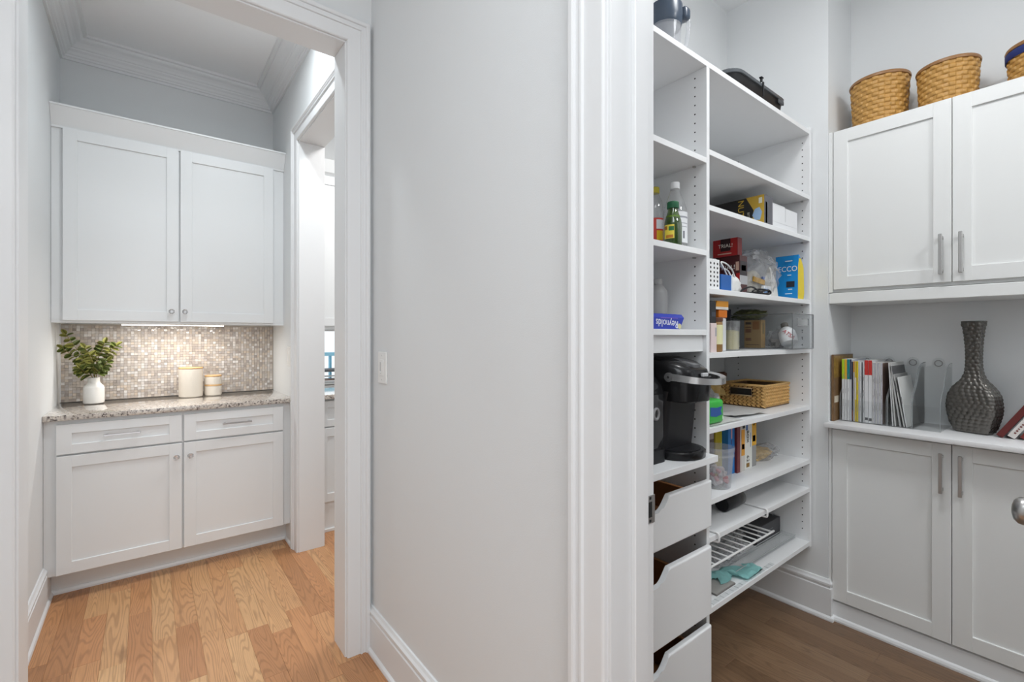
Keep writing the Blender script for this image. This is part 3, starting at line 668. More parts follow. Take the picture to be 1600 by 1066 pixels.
d = shaker(FC, -0.020, 0.3875, 0.095, 0.8745, M['cab2'], pl, rail=0.058); bar_pull(FC, (0.361, 0.688), (0.361, 0.834), 0.0195, d, M['nickel'], off=0.030, w=0.0058, label='brushed nickel bar handle')
ZK = 0.9076
bm = nb(); box(bm, 2.4186, XWB - 0.0005, -0.029, YN - 0.0005, 0.8874, ZK, bev=0.0025, seg=2); tag(obj('countertop', bm, M['top'], smooth=True), 'white painted counter shelf holding magazines and the grey vase', 'countertop')

# ---- round woven baskets
def round_basket(label, x, y, z, r0, r1, h, rows, band=None):
    t = thing('woven_basket', label, 'basket', (x, y, z), group='round woven baskets on the pantry cabinet')
    ns = 30; per = 10; seg = ns * per; prof = [(0.0, 0.0), (0.06, 0.62), (0.22, 0.95), (0.5, 1.0), (0.78, 0.95), (0.94, 0.62)]; rings = []
    for row in range(rows):
        for w, belly in prof:
            fr = (row + w) / rows; rr = r0 + (r1 - r0) * fr; ring = []
            for i in range(seg):
                sg = math.tanh(3.2 * math.sin(math.pi * (i / per + row))) ; d = 0.0026 * sg * belly - 0.0045 * (1 - belly)
                a = 2 * math.pi * i / seg; ring.append((x + (rr + d) * math.cos(a), y + (rr + d) * math.sin(a), z + 0.002 + fr * (h - 0.014)))
            rings.append(ring)
    bm = nb(); loft(bm, rings, caps=False); obj('woven_wall', bm, M['wicker'], t, smooth='all')
    bm = nb(); lathe(bm, [(0.001, z + 0.001), (r0 - 0.004, z + 0.001), (r0 - 0.004, z + 0.006), (r1 - 0.008, z + h - 0.01)], x, y, 40, caps=False); obj('liner', bm, M['wickrim'], t, smooth='all')
    if band:
        bm = nb(); lathe(bm, [(r1 + 0.002, z + h - 0.045), (r1 + 0.0045, z + h - 0.043), (r1 + 0.005, z + h - 0.018), (r1 + 0.003, z + h - 0.016)], x, y, 48, caps=False); obj('fabric_band', bm, M['navy'], t, smooth='all', label='navy blue fabric band')
    bm = nb(); pts = [(x + (r1 + 0.001) * math.cos(2 * math.pi * i / 48), y + (r1 + 0.001) * math.sin(2 * math.pi * i / 48)) for i in range(48)]
    loft(bm, [[(x + (r1 + a) * math.cos(2 * math.pi * i / 48), y + (r1 + a) * math.sin(2 * math.pi * i / 48), z + h + b) for a, b in ((-0.008, -0.014), (0.004, -0.014), (0.0055, -0.008), (0.003, -0.001), (-0.003, 0), (-0.008, -0.003))] for i in range(48)], loop=True)
    obj('rim', bm, M['wickrim'], t, smooth=True)
round_basket('round woven basket nearest the pantry corner on the wall cabinet', 2.640, 0.657, 2.2355, 0.096, 0.1075, 0.226, 12)
round_basket('round woven basket in the middle of the three on the wall cabinet', 2.640, 0.426, 2.2355, 0.089, 0.0975, 0.190, 10)
round_basket('woven basket with a navy blue band at the picture edge', 2.640, 0.158, 2.2355, 0.090, 0.098, 0.158, 9, band=True)

# ---- magazines and file holders
FXM = 2.552; XBK = 2.768; PX = (0.777 - 0.448) / (1462 - 1316)     # metres of counter per pixel of the spines
def spine_y(c): return 0.777 - (c / 1461 * 185 + 1295 - 1316) * PX
def holder(label, ya, yb, z1=1.215):
    t = thing('magazine_holder', label, 'magazine holder', ((FXM + XBK) / 2, (ya + yb) / 2, ZK), group='clear magazine file holders')
    x0, x1, th = FXM - 0.008, XBK + 0.004, 0.0022; lo, hi = min(ya, yb), max(ya, yb)
    for y in (lo, hi - th):
        sid = [(x0, ZK + 0.0005), (x1, ZK + 0.0005), (x1, ZK + 0.275), (x1 - 0.055, ZK + 0.272), (x1 - 0.10, ZK + 0.255), (x1 - 0.135, ZK + 0.225), (x1 - 0.165, ZK + 0.18), (x0 + 0.012, ZK + 0.135), (x0, ZK + 0.115)]
        bm = nb(); prism(bm, sid, 'y', y, y + th); sw = obj('side_wall', bm, M['acrylic'], t)
        bm = nb(); tube(bm, [(u_, y + th / 2, v_) for u_, v_ in [sid[0]] + sid[::-1][:7]], 0.0011, 5); obj('edge', bm, flat(150, 154, 156, 0.2), sw)
    bm = nb(); box(bm, x0, x0 + th, lo + th, hi - th, ZK + 0.0005, ZK + 0.10); obj('front_wall', bm, M['acrylic'], t)
    bm = nb(); cy = (lo + hi) / 2; w = 0.022
    back = [(lo + th, ZK + 0.0005), (hi - th, ZK + 0.0005), (hi - th, ZK + 0.255), (cy + w, ZK + 0.262)] + [(cy + w * math.cos(a * math.pi / 8), ZK + 0.275 + w * math.sin(a * math.pi / 8)) for a in range(0, 9)] + [(cy - w, ZK + 0.262), (lo + th, ZK + 0.255)]
    prism(bm, back, 'x', x1 - th, x1); obj('back_wall', bm, M['acrylic'], t)
    bm = nb(); box(bm, x0 + th, x1 - th, lo + th, hi - th, ZK + 0.0005, ZK + 0.0025); obj('bottom', bm, M['acrylic'], t)
    bm = nb(); tube(bm, [(x1 - 0.003, cy + 0.013 * math.cos(a * math.pi / 8), ZK + 0.272 + 0.013 * math.sin(a * math.pi / 8)) for a in range(16)], 0.002, 6, loop=True); obj('finger_ring', bm, M['greyjug'], t)
    return t
hy = [0.783, 0.6955, 0.606, 0.522, 0.432]
holder('clear file holder packed with colour-topped and yellow magazines', hy[0], hy[1] + 0.002)
holder('clear file holder with the two red-topped magazines', hy[1], hy[2] + 0.002)
holder('clear file holder with the leaning grey magazines', hy[2], hy[3] + 0.002)
holder('empty clear file holder beside the grey vase', hy[3], hy[4])
def magazine(label, ca, cb, h, body, topcol=None, toph=0.0, grp=None, foot=None, tilt=0.0, cover=None, x1=None, dots=False):
    ya, yb = spine_y(ca), spine_y(cb); hi, lo = max(ya, yb) - 0.0004, min(ya, yb) + 0.0004
    z0 = ZK + 0.003; x1 = x1 or XBK - 0.012
    t = thing('magazine', label, 'magazine', ((FXM + x1) / 2, (lo + hi) / 2, z0), group=grp)
    rot = Matrix.Rotation(tilt, 3, 'X') if tilt else None; piv = (FXM, lo, z0)
    def P(n, m, *a, **k):
        bm = nb(); box(bm, *a, rot=rot, piv=piv, **k); obj(n, bm, m, t)
    P('cover', cover or body, FXM, x1, lo, hi, z0, z0 + h, bev=0.0006)
    P('spine', body, FXM - 0.0006, FXM + 0.002, lo + 0.0003, hi - 0.0003, z0 + 0.0005, z0 + h - toph)
    P('pages', M['paper'], FXM + 0.003, x1 - 0.001, lo + 0.0008, hi - 0.0008, z0 + 0.001, z0 + h + 0.0006)
    if topcol: P('spine_band', topcol, FXM - 0.0008, FXM + 0.002, lo + 0.0002, hi - 0.0002, z0 + h - toph, z0 + h)
    if foot: P('spine_print', foot[0], FXM - 0.0009, FXM + 0.001, lo + 0.0012, hi - 0.0012, z0 + foot[1], z0 + foot[2])
    if dots:
        for k in range(3):
            zz = z0 + h * (0.2 + 0.24 * k) + random.uniform(-0.01, 0.01)
            P('spine_print', flat(150, 150, 150), FXM - 0.0009, FXM + 0.001, (lo + hi) / 2 - 0.0006, (lo + hi) / 2 + 0.0006, zz, zz + random.uniform(0.012, 0.035))
    return t
WHT = flat(216, 217, 219)
# big brown magazine against the wall, cover turned to the room
t = thing('magazine', 'large brown magazine with gold patterned cover against the pantry wall', 'magazine', (2.62, 0.797, ZK))
bm = nb(); box(bm, 2.500, 2.755, 0.7935, 0.8015, ZK + 0.0005, ZK + 0.305, bev=0.001); obj('pages', bm, M['paper'], t)
cv = mat('brown_cover', srgb(120, 92, 62), 0.35, var=0.45, vscale=45)
bm = nb(); box(bm, 2.499, 2.756, 0.7925, 0.7937, ZK + 0.0005, ZK + 0.306); box(bm, 2.499, 2.756, 0.8013, 0.8022, ZK + 0.0005, ZK + 0.306); box(bm, 2.4985, 2.4995, 0.7925, 0.8022, ZK + 0.0005, ZK + 0.306); cvo = obj('cover', bm, cv, t)
bm = nb(); box(bm, 2.506, 2.56, 0.7921, 0.7926, ZK + 0.085, ZK + 0.115); obj('title_block', bm, flat(210, 200, 180), cvo)
bm = nb(); box(bm, 2.5, 2.75, 0.7921, 0.7926, ZK + 0.20, ZK + 0.30); obj('picture_block', bm, mat('gold_print', srgb(150, 118, 60), 0.4, var=0.6, vscale=70), cvo)
H0 = 0.283
magazine('magazine with a lime green spine top, first in the colour-topped row', 165, 204, H0, WHT, flat(176, 208, 40), 0.092, dots=True)
magazine('magazine with an amber spine top beside the lime one', 205, 236, H0, WHT, flat(226, 176, 40), 0.092, dots=True)
magazine('magazine with a teal spine top beside the amber one', 238, 276, H0, WHT, flat(20, 132, 136), 0.092, dots=True)
magazine('slim magazine with a navy spine top beside the teal one', 277, 300, H0, flat(200, 204, 212), flat(58, 66, 98), 0.092)
magazine('dark magazine with a brown foot on its spine', 301, 322, H0 - 0.01, flat(58, 56, 64), foot=(flat(150, 84, 52), 0.004, 0.05))
magazine('slim white magazine with an orange spine top', 323, 340, H0 - 0.008, WHT, flat(232, 160, 70), 0.05)
magazine('mustard yellow spined magazine, left of the yellow pair', 341, 365, H0 - 0.008, flat(204, 178, 62), foot=(WHT, 0.10, 0.2))
magazine('bright yellow spined magazine, right of the yellow pair', 366, 388, H0 - 0.008, flat(226, 204, 40), dots=True)
magazine('slim white magazine right of the yellow pair', 389, 402, H0 - 0.004, WHT)
magazine('thick white magazine ending the first file holder', 404, 428, H0 - 0.012, WHT, dots=True)
H1 = 0.281
magazine('white spined magazine left of the red-topped pair', 453, 470, H1 - 0.006, WHT, dots=True)
RED = flat(196, 52, 46)
magazine('left one of the two red-topped magazines', 471, 520, H1, WHT, RED, 0.066, foot=(flat(90, 90, 92), 0.012, 0.024))
magazine('right one of the two red-topped magazines', 521, 570, H1, WHT, RED, 0.066, foot=(flat(90, 90, 92), 0.010, 0.022))
cs = [572, 592, 612, 634, 656, 680, 702]
nm = ['first', 'second', 'third', 'fourth', 'fifth', 'sixth']
for i in range(6): magazine('white magazine with ruffled pages, %s one right of the red-topped pair' % nm[i], cs[i], cs[i + 1], H1 - 0.008 - 0.001 * (i % 3), flat(206 - 8 * (i % 2), 206 - 8 * (i % 2), 206), cover=flat(120 if i % 2 else 170, 100 if i % 2 else 168, 92 if i % 2 else 166), dots=True)
magazine('narrow white magazine standing left in the third file holder', 818, 834, 0.274, WHT, tilt=-0.05)
magazine('tall grey magazine with a page of print in the third file holder', 848, 868, 0.274, flat(196, 196, 194), tilt=-0.07, cover=flat(196, 196, 194))
magazine('dark grey magazine leaning over in the third file holder', 905, 930, 0.262, flat(176, 176, 176), tilt=-0.13, cover=flat(96, 96, 98))
magazine('pale grey magazine leaning beside the dark leaning one', 955, 975, 0.226, flat(190, 190, 188), tilt=-0.16, cover=flat(150, 150, 150), foot=(flat(90, 90, 92), 0.15, 0.2))
magazine('white folded magazine leaning last in the third file holder', 983, 1000, 0.214, WHT, tilt=-0.14, cover=flat(222, 222, 220), foot=(flat(80, 80, 82), 0.1, 0.13))

# ---- hammered grey vase
vx, vy, va = 2.655, 0.349, R(-16)
t = None
def vring(w, dpt, z, n=40):
    """rounded-rectangle section, points evenly spaced along its outline"""
    pts = []; N_ = 720; e = 0.34
    for i in range(N_ + 1):
        a = 2 * math.pi * i / N_; c, s_ = math.cos(a), math.sin(a)
        pts.append((dpt / 2 * math.copysign(abs(s_) ** e, s_), w / 2 * math.copysign(abs(c) ** e, c)))
    acc = [0.0]
    for p, q in zip(pts, pts[1:]): acc.append(acc[-1] + math.hypot(q[0] - p[0], q[1] - p[1]))
    out = []; k = 0
    for i in range(n):
        t_ = acc[-1] * i / n
        while acc[k + 1] < t_: k += 1
        f = (t_ - acc[k]) / max(1e-9, acc[k + 1] - acc[k]); X = pts[k][0] + (pts[k + 1][0] - pts[k][0]) * f; Y = pts[k][1] + (pts[k + 1][1] - pts[k][1]) * f
        out.append((vx + X * math.cos(va) - Y * math.sin(va), vy + X * math.sin(va) + Y * math.cos(va), z))
    return out
VP = [(0.100, 0.062, 0.0), (0.110, 0.070, 0.004), (0.136, 0.080, 0.035), (0.152, 0.088, 0.072), (0.1575, 0.092, 0.108), (0.149, 0.088, 0.150), (0.124, 0.078, 0.180), (0.089, 0.062, 0.203), (0.065, 0.050, 0.220), (0.051, 0.041, 0.240), (0.045, 0.036, 0.268), (0.043, 0.034, 0.300), (0.045, 0.036, 0.345), (0.051, 0.040, 0.390), (0.060, 0.046, 0.425), (0.071, 0.052, 0.452)]
def vprof(z):
    for (w0, d0, z0), (w1, d1, z1) in zip(VP, VP[1:]):
        if z <= z1 + 1e-9: t_ = (z - z0) / (z1 - z0); return w0 + (w1 - w0) * t_, d0 + (d1 - d0) * t_
    return VP[-1][:2]
rings = []; NZ = 216; NA = 260; PZ = 0.0148; PU = 0.0190
zs = [0.452 * k / NZ for k in range(NZ + 1)]
wid = [vprof(z) for z in zs]
for _ in range(5): wid = [wid[0]] + [tuple((wid[k - 1][q] + wid[k][q] * 2 + wid[k + 1][q]) / 4 for q in (0, 1)) for k in range(1, NZ)] + [wid[-1]]
for z, (w, dp) in zip(zs, wid):
    r_ = vring(w, dp, ZK + 0.0005 + z, NA); row = int(z / PZ); out = []; cand = []
    for rw in (row - 1, row, row + 1):
        wc, dc = wid[max(0, min(NZ, int((rw + 0.5) * PZ / 0.452 * NZ)))]
        cand.append((max(8, int(round(2 * (wc + dc) * 0.92 / PU))), 0.5 * (rw % 2), ((z - (rw + 0.5) * PZ) / (PZ * 0.60)) ** 2))
    for i, p_ in enumerate(r_):
        best = max(0.0, max(1 - v2 - (((i / NA * nc + of) % 1.0 - 0.5) / 0.5) ** 2 for nc, of, v2 in cand))
        d_ = 0.0030 * best if 0.006 < z < 0.445 else 0
        cx_, cy_ = p_[0] - vx, p_[1] - vy; L_ = math.hypot(cx_, cy_); out.append((p_[0] + cx_ / L_ * d_, p_[1] + cy_ / L_ * d_, p_[2]))
    rings.append(out)
for w, dp, z in ((0.066, 0.047, 0.4535), (0.051, 0.037, 0.42), (0.036, 0.026, 0.34)): rings.append(vring(w, dp, ZK + 0.0005 + z, NA))
bm = nb(); loft(bm, rings); tag(obj('hammered_vase', bm, M['vasegrey'], smooth='all'), 'tall charcoal hammered-metal flask vase with flared neck on white counter', 'vase')

# ---- leaning red books
def lean_book(label, y0, tilt, h, th, col, spinecol, x0=2.60, x1=2.755, txt=False):
    t = thing('book', label, 'book', ((x0 + x1) / 2, y0, ZK)); rot = Matrix.Rotation(tilt, 3, 'X'); dz = th * math.sin(abs(tilt)) * 0
    piv = (x0, y0, ZK + 0.001)
    def P(n, m, *a, par=t):
        bm = nb(); box(bm, *a, rot=rot, piv=piv); return obj(n, bm, m, par)
    z0 = ZK + 0.001
    P('cover', col, x0, x1, y0, y0 + 0.002, z0, z0 + h); P('cover', col, x0, x1, y0 + th - 0.002, y0 + th, z0, z0 + h)
    s = P('spine', spinecol, x0 - 0.001, x0 + 0.002, y0, y0 + th, z0, z0 + h)
    P('pages', M['paper'], x0 + 0.002, x1 - 0.003, y0 + 0.002, y0 + th - 0.002, z0 + 0.002, z0 + h - 0.003)
    if txt:
        for k in range(8): P('spine_print', flat(120, 60, 54), x0 - 0.0014, x0, y0 + th * 0.35, y0 + th * 0.62, z0 + 0.018 + k * 0.010, z0 + 0.018 + k * 0.010 + random.uniform(0.004, 0.008), par=s)
DRED = flat(84, 26, 24)
lean_book('dark red book leaning next to the grey vase', 0.263, R(31), 0.20, 0.020, DRED, flat(96, 30, 27))
lean_book('white spined red book leaning at the picture edge', 0.231, R(31), 0.21, 0.022, DRED, flat(216, 210, 206), txt=True)
lean_book('dark red book leaning last at the picture edge', 0.200, R(31), 0.20, 0.020, flat(96, 28, 26), flat(118, 36, 32))

# ================================================================== LEFT COLUMN CONTENTS
def bottle(name, label, x, y, z, prof, bm_mat, cap, capm, lab=None, liquid=None):
    t = thing(name, label, 'bottle', (x, y, z))
    bm = nb(); lathe(bm, [(r, z + h) for r, h in prof], x, y, 28); obj('body', bm, bm_mat, t, smooth=True)
    bm = nb(); lathe(bm, [(cap[0], z + cap[1]), (cap[0] + 0.0005, z + cap[1] + 0.001), (cap[0], z + cap[2] - 0.002), (cap[0] - 0.002, z + cap[2])], x, y, 24); obj('cap', bm, capm, t, smooth=True)
    if liquid:
        bm = nb(); lathe(bm, [(r * 0.94, z + h) for r, h in liquid[0]], x, y, 24); obj('liquid', bm, liquid[1], t, smooth=True)
    if lab:
        for (r, h0, h1, m_, a0, a1) in lab:
            bm = nb(); n = 24
            loft(bm, [[(x + (r + o) * math.cos(a0 + (a1 - a0) * i / n), y + (r + o) * math.sin(a0 + (a1 - a0) * i / n), z + h) for i in range(n + 1)] for h, o in ((h0, 0.0006), (h1, 0.0006), (h1, 0.0002), (h0, 0.0002))], closed=False, caps=False, loop=True)
            obj('paper_label', bm, m_, t, smooth=True)
    return t
ZB = 1.6013
V0 = R(215)   # direction from the shelf towards the doorway
bottle('oil_bottle', 'small green oil bottle with a dark green cap in front of the clear bottles', 1.392, 0.908, ZB,
       [(0.026, 0), (0.0285, 0.004), (0.0285, 0.068), (0.026, 0.086), (0.021, 0.102), (0.0168, 0.116), (0.0158, 0.128)], M['greenglass'], (0.0190, 0.126, 0.148), flat(24, 92, 58),
       [(0.0287, 0.022, 0.068, flat(226, 206, 70), R(150), R(222)), (0.0289, 0.048, 0.062, flat(40, 110, 60), R(186), R(220)), (0.0289, 0.024, 0.034, flat(190, 120, 40), R(165), R(215)), (0.0289, 0.052, 0.064, flat(150, 96, 30), R(150), R(176))], ([(0.026, 0.003), (0.028, 0.01), (0.028, 0.075), (0.024, 0.1)], flat(86, 120, 20)))
bottle('vinegar_bottle', 'large clear plastic bottle with a white cap and white label', 1.487, 0.962, ZB,
       [(0.038, 0), (0.0415, 0.005), (0.0415, 0.125), (0.039, 0.150), (0.030, 0.180), (0.020, 0.205), (0.0145, 0.222), (0.0145, 0.226)], M['pet'], (0.0165, 0.222, 0.246), M['white'],
       [(0.0417, 0.026, 0.134, flat(226, 228, 230), R(180), R(320)), (0.0419, 0.040, 0.066, flat(110, 112, 120), R(252), R(262)), (0.0419, 0.112, 0.118, flat(150, 152, 160), R(235), R(290)), (0.0419, 0.092, 0.095, flat(170, 172, 178), R(235), R(285)), (0.0419, 0.080, 0.083, flat(170, 172, 178), R(235), R(280))])
bottle('syrup_bottle', 'clear bottle with a yellow cap and red and yellow label', 1.478, 1.040, ZB,
       [(0.028, 0), (0.031, 0.004), (0.031, 0.140), (0.0305, 0.165), (0.026, 0.195), (0.016, 0.216), (0.014, 0.226)], M['pet'], (0.0165, 0.224, 0.246), flat(206, 190, 62),
       [(0.0312, 0.045, 0.128, flat(206, 58, 46), R(190), R(320)), (0.0314, 0.088, 0.122, flat(222, 224, 226), R(226), R(320)), (0.0314, 0.048, 0.082, flat(240, 196, 30), R(228), R(320)), (0.0312, 0.012, 0.04, flat(200, 196, 188), R(190), R(320))])
# foil box, lying upside down
ZF = 1.3232
t = thing('foil_box', 'long blue food wrap box lying upside down on the left shelf', 'box', (1.24, 0.92, ZF))
bm = nb()
loft(bm, [[(1.06, 0.892, ZF), (1.06, 0.945, ZF), (1.06, 0.945, ZF + 0.050), (1.06, 0.905, ZF + 0.050), (1.06, 0.892, ZF + 0.038)], [(1.408, 0.892, ZF), (1.402, 0.945, ZF), (1.430, 0.945, ZF + 0.050), (1.437, 0.905, ZF + 0.050), (1.432, 0.892, ZF + 0.038)]])
fb_ = obj('carton', bm, flat(38, 58, 170, 0.35), t)
text('Reynolds', 0.034, (1.335, 0.8915, ZF + 0.019), (-1, 0, 0.05), (0, 0, -1), flat(232, 234, 240), t, sx=1.0)
bm = nb(); box(bm, 1.30, 1.395, 0.8913, 0.8921, ZF + 0.035, ZF + 0.0376); obj('print_line', bm, flat(120, 90, 190), t)
bm = nb(); lathe(bm, [(0.012, 0), (0.012, 0.0008)], 0, 0, 16)
for v in bm.verts: v.co = Vector((1.405 + v.co.x * 0.8, 0.8913 + v.co.z, ZF + 0.010 + v.co.y * 0.75))
obj('print_spot', bm, flat(206, 200, 150), t)
bm = nb(); box(bm, 1.07, 1.41, 0.906, 0.944, ZF + 0.0497, ZF + 0.0506); lid_ = obj('flap', bm, flat(30, 42, 120, 0.35), t)
t = thing('plastic_jug', 'grey plastic jug with a grey cap behind the blue box', 'jug', (1.452, 1.015, ZF))
bm = nb(); prof = [(0.036, 0), (0.040, 0.004), (0.040, 0.128), (0.037, 0.142), (0.024, 0.158), (0.019, 0.164)]
lathe(bm, [(r, ZF + h) for r, h in prof], 1.452, 1.015, 24); obj('body', bm, M['greyjug'], t, smooth=True)
bm = nb(); lathe(bm, [(0.021, ZF + 0.163), (0.022, ZF + 0.165), (0.022, ZF + 0.180), (0.020, ZF + 0.182)], 1.452, 1.015, 24); obj('cap', bm, flat(170, 170, 168), t, smooth=True)

# ---- pod coffee maker
ZM = 0.901
cm = thing('coffee_maker', 'black single-serve coffee maker with silver handle on the pull-out shelf', 'coffee maker', (1.40, 1.0, ZM))
def rrect(x0, x1, y0, y1, r, z, n=5, front=None):
    out = []
    rr = {(1, 1): r, (0, 1): r, (0, 0): front or r, (1, 0): front or r}
    for (ix, iy, a0) in ((1, 1, 0), (0, 1, 90), (0, 0, 180), (1, 0, 270)):
        q = rr[(ix, iy)]; cx = (x1 - q) if ix else (x0 + q); cy = (y1 - q) if iy else (y0 + q)
        for k in range(n + 1):
            a = R(a0 + 90 * k / n); out.append((cx + q * math.cos(a), cy + q * math.sin(a), z))
    return out
MX0, MX1 = 1.318, 1.508; mc = (MX0 + MX1) / 2
bm = nb(); loft(bm, [rrect(MX0, MX1, 0.820, 1.16, 0.02, ZM, front=0.09), rrect(MX0, MX1, 0.818, 1.16, 0.02, ZM + 0.003, front=0.09), rrect(MX0, MX1, 0.818, 1.16, 0.02, ZM + 0.022, front=0.09), rrect(MX0 + 0.003, MX1 - 0.003, 0.822, 1.16, 0.02, ZM + 0.026, front=0.088)])
obj('drip_tray', bm, M['black'], cm, smooth=True)
bm = nb(); loft(bm, [rrect(MX0 + 0.02, MX1 - 0.02, 0.834, 0.93, 0.01, ZM + 0.0262, front=0.07), rrect(MX0 + 0.02, MX1 - 0.02, 0.834, 0.93, 0.01, ZM + 0.0275, front=0.07)])
obj('tray_grate', bm, M['blackm'], cm, smooth=True)
bm = nb(); loft(bm, [rrect(MX0 + 0.008, MX1 - 0.006, 0.900, 1.16, 0.018, ZM + 0.02), rrect(MX0 + 0.006, MX1 - 0.004, 0.882, 1.16, 0.02, ZM + 0.19), rrect(MX0, MX1, 0.875, 1.16, 0.02, ZM + 0.22)])
obj('column', bm, M['blackm'], cm, smooth=True)
bm = nb(); loft(bm, [rrect(MX0 + 0.020, MX1 - 0.020, 0.815, 1.10, 0.03, ZM + 0.186, front=0.055), rrect(MX0 + 0.010, MX1 - 0.010, 0.808, 1.15, 0.03, ZM + 0.190, front=0.07), rrect(MX0 + 0.002, MX1 - 0.002, 0.798, 1.165, 0.03, ZM + 0.262, front=0.085), rrect(MX0 + 0.002, MX1 - 0.002, 0.800, 1.165, 0.03, ZM + 0.268, front=0.085)])
obj('brew_head', bm, M['black'], cm, smooth=True)
bm = nb(); loft(bm, [rrect(MX0 + 0.003, MX1 - 0.003, 0.812, 1.168, 0.03, ZM + 0.268, front=0.075), rrect(MX0 + 0.003, MX1 - 0.004, 0.820, 1.168, 0.03, ZM + 0.290, front=0.07), rrect(MX0 + 0.004, MX1 - 0.010, 0.860, 1.165, 0.03, ZM + 0.314, front=0.06), rrect(MX0 + 0.008, MX1 - 0.024, 0.92, 1.150, 0.03, ZM + 0.329, front=0.05)])
obj('lid', bm, M['black'], cm, smooth=True)
bm = nb(); loft(bm, [rrect(mc - 0.035, mc + 0.035, 0.826, 0.95, 0.015, ZM + 0.285, front=0.02), rrect(mc - 0.033, mc + 0.033, 0.834, 0.95, 0.015, ZM + 0.306, front=0.02), rrect(mc - 0.028, mc + 0.028, 0.885, 0.95, 0.015, ZM + 0.325, front=0.02)])
obj('lid_panel', bm, mat('dark_gloss', (0.05, 0.05, 0.055), 0.12), cm, smooth=True)
bm = nb(); box(bm, mc - 0.016, mc + 0.016, 0.8025, 0.812, ZM + 0.269, ZM + 0.281, bev=0.002); obj('badge', bm, flat(190, 190, 192), cm)
# silver handle: a flat band from both sides round the front
PYV = 0.872; hp = []
for k in range(25):
    a = math.pi * k / 24; s_ = math.sin(a)
    hp.append((mc - 0.099 * math.cos(a), PYV - 0.108 * s_ ** 0.62, ZM + 0.268 - 0.012 * s_, 0.0125 - 0.002 * s_))
bm = nb(); rings = []
for i, (x, y, z, hh) in enumerate(hp):
    p0 = Vector(hp[max(i - 1, 0)][:2]); p1 = Vector(hp[min(i + 1, 24)][:2]); tt = (p1 - p0).normalized(); nn = Vector((tt.y, -tt.x)) * -1
    w = 0.0035 + 0.010 * (math.sin(math.pi * i / 24) ** 3)
    q = [(-w, -hh * 0.8), (w, -hh), (w, hh * 0.5), (-w, hh)]
    rings.append([(x + nn.x * a_, y + nn.y * a_, z + b_) for a_, b_ in q])
loft(bm, rings); obj('handle', bm, M['silver'], cm, smooth=True, label='silver lift handle')
for sx in (MX0 - 0.0075, MX1 + 0.0005):
    bm = nb(); loft(bm, [[(sx + w_, PYV + 0.0150 * math.cos(2 * math.pi * i / 20), ZM + 0.268 + 0.0150 * math.sin(2 * math.pi * i / 20)) for i in range(20)] for w_ in (0, 0.007)]); pv = obj('handle_pivot', bm, M['silver'], cm)
    bm = nb(); loft(bm, [[(sx + w_, PYV + 0.004 * math.cos(2 * math.pi * i / 10), ZM + 0.268 + 0.004 * math.sin(2 * math.pi * i / 10)) for i in range(10)] for w_ in (-0.0008, 0.0078)]); obj('pivot_screw', bm, M['chrome'], pv)
# water tank on the left
bm = nb(); loft(bm, [rrect(1.225, 1.310, 0.884, 1.155, 0.02, ZM + 0.040), rrect(1.222, 1.312, 0.880, 1.158, 0.022, ZM + 0.06), rrect(1.222, 1.312, 0.880, 1.158, 0.022, ZM + 0.215)])
obj('water_tank', bm, M['smoke'], cm, smooth=True, label='smoky translucent water tank')
bm = nb(); loft(bm, [rrect(1.222, 1.313, 0.876, 1.158, 0.022, ZM), rrect(1.222, 1.313, 0.876, 1.158, 0.022, ZM + 0.040)]); obj('tank_base', bm, M['blackm'], cm, smooth=True)
bm = nb(); loft(bm, [rrect(1.219, 1.315, 0.880, 1.160, 0.022, ZM + 0.215), rrect(1.221, 1.317, 0.885, 1.160, 0.022, ZM + 0.235), rrect(1.228, 1.317, 0.915, 1.160, 0.022, ZM + 0.268), rrect(1.236, 1.322, 0.945, 1.160, 0.022, ZM + 0.305), rrect(1.255, 1.326, 0.965, 1.155, 0.022, ZM + 0.324)]); obj('tank_lid', bm, M['black'], cm, smooth=True)
bm = nb(); tube(bm, [(1.256 + 0.013 * math.cos(a * math.pi / 10), 0.8785, ZM + 0.155 + 0.017 * math.sin(a * math.pi / 10)) for a in range(20)], 0.0045, 6, loop=True); obj('tank_emblem', bm, flat(140, 140, 142), cm, smooth='all')

# ---- blender jug on the very top
ZU = SZ[0] + 0.0006
t = thing('blender_jug', 'clear blender jug with a dark blue-grey lid on the top shelf', 'jug', (1.455, 0.98, ZU))
jx, jy = 1.455, 0.98
bm = nb(); lathe(bm, [(0.045, ZU), (0.05, ZU + 0.004), (0.055, ZU + 0.155), (0.052, ZU + 0.155), (0.047, ZU + 0.008), (0.001, ZU + 0.008)], jx, jy, 28); obj('jug_body', bm, M['tub'], t, smooth=True)
dkb = flat(62, 74, 90, 0.25)
bm = nb(); lathe(bm, [(0.012, ZU + 0.085), (0.034, ZU + 0.110), (0.0500, ZU + 0.120), (0.0575, ZU + 0.135), (0.060, ZU + 0.165), (0.058, ZU + 0.20), (0.03, ZU + 0.215)], jx, jy, 28); obj('lid', bm, dkb, t, smooth=True)
bm = nb(); tube(bm, smoothpts([(jx + 0.040, jy - 0.035, ZU + 0.150), (jx + 0.056, jy - 0.05, ZU + 0.155), (jx + 0.060, jy - 0.054, ZU + 0.14), (jx + 0.054, jy - 0.05, ZU + 0.07), (jx + 0.038, jy - 0.036, ZU + 0.04)], 5), 0.008, 10); obj('handle', bm, M['tub'], t, smooth='all')
bm = nb(); box(bm, jx + 0.026, jx + 0.064, jy - 0.064, jy - 0.026, ZU + 0.150, ZU + 0.195, bev=0.012, seg=3); obj('spout_cap', bm, dkb, t, smooth=True)
bm = nb(); lathe(bm, [(0.016, ZU + 0.01), (0.014, ZU + 0.05), (0.006, ZU + 0.086)], jx, jy, 16); obj('blade_shaft', bm, M['silver'], t, smooth=True)
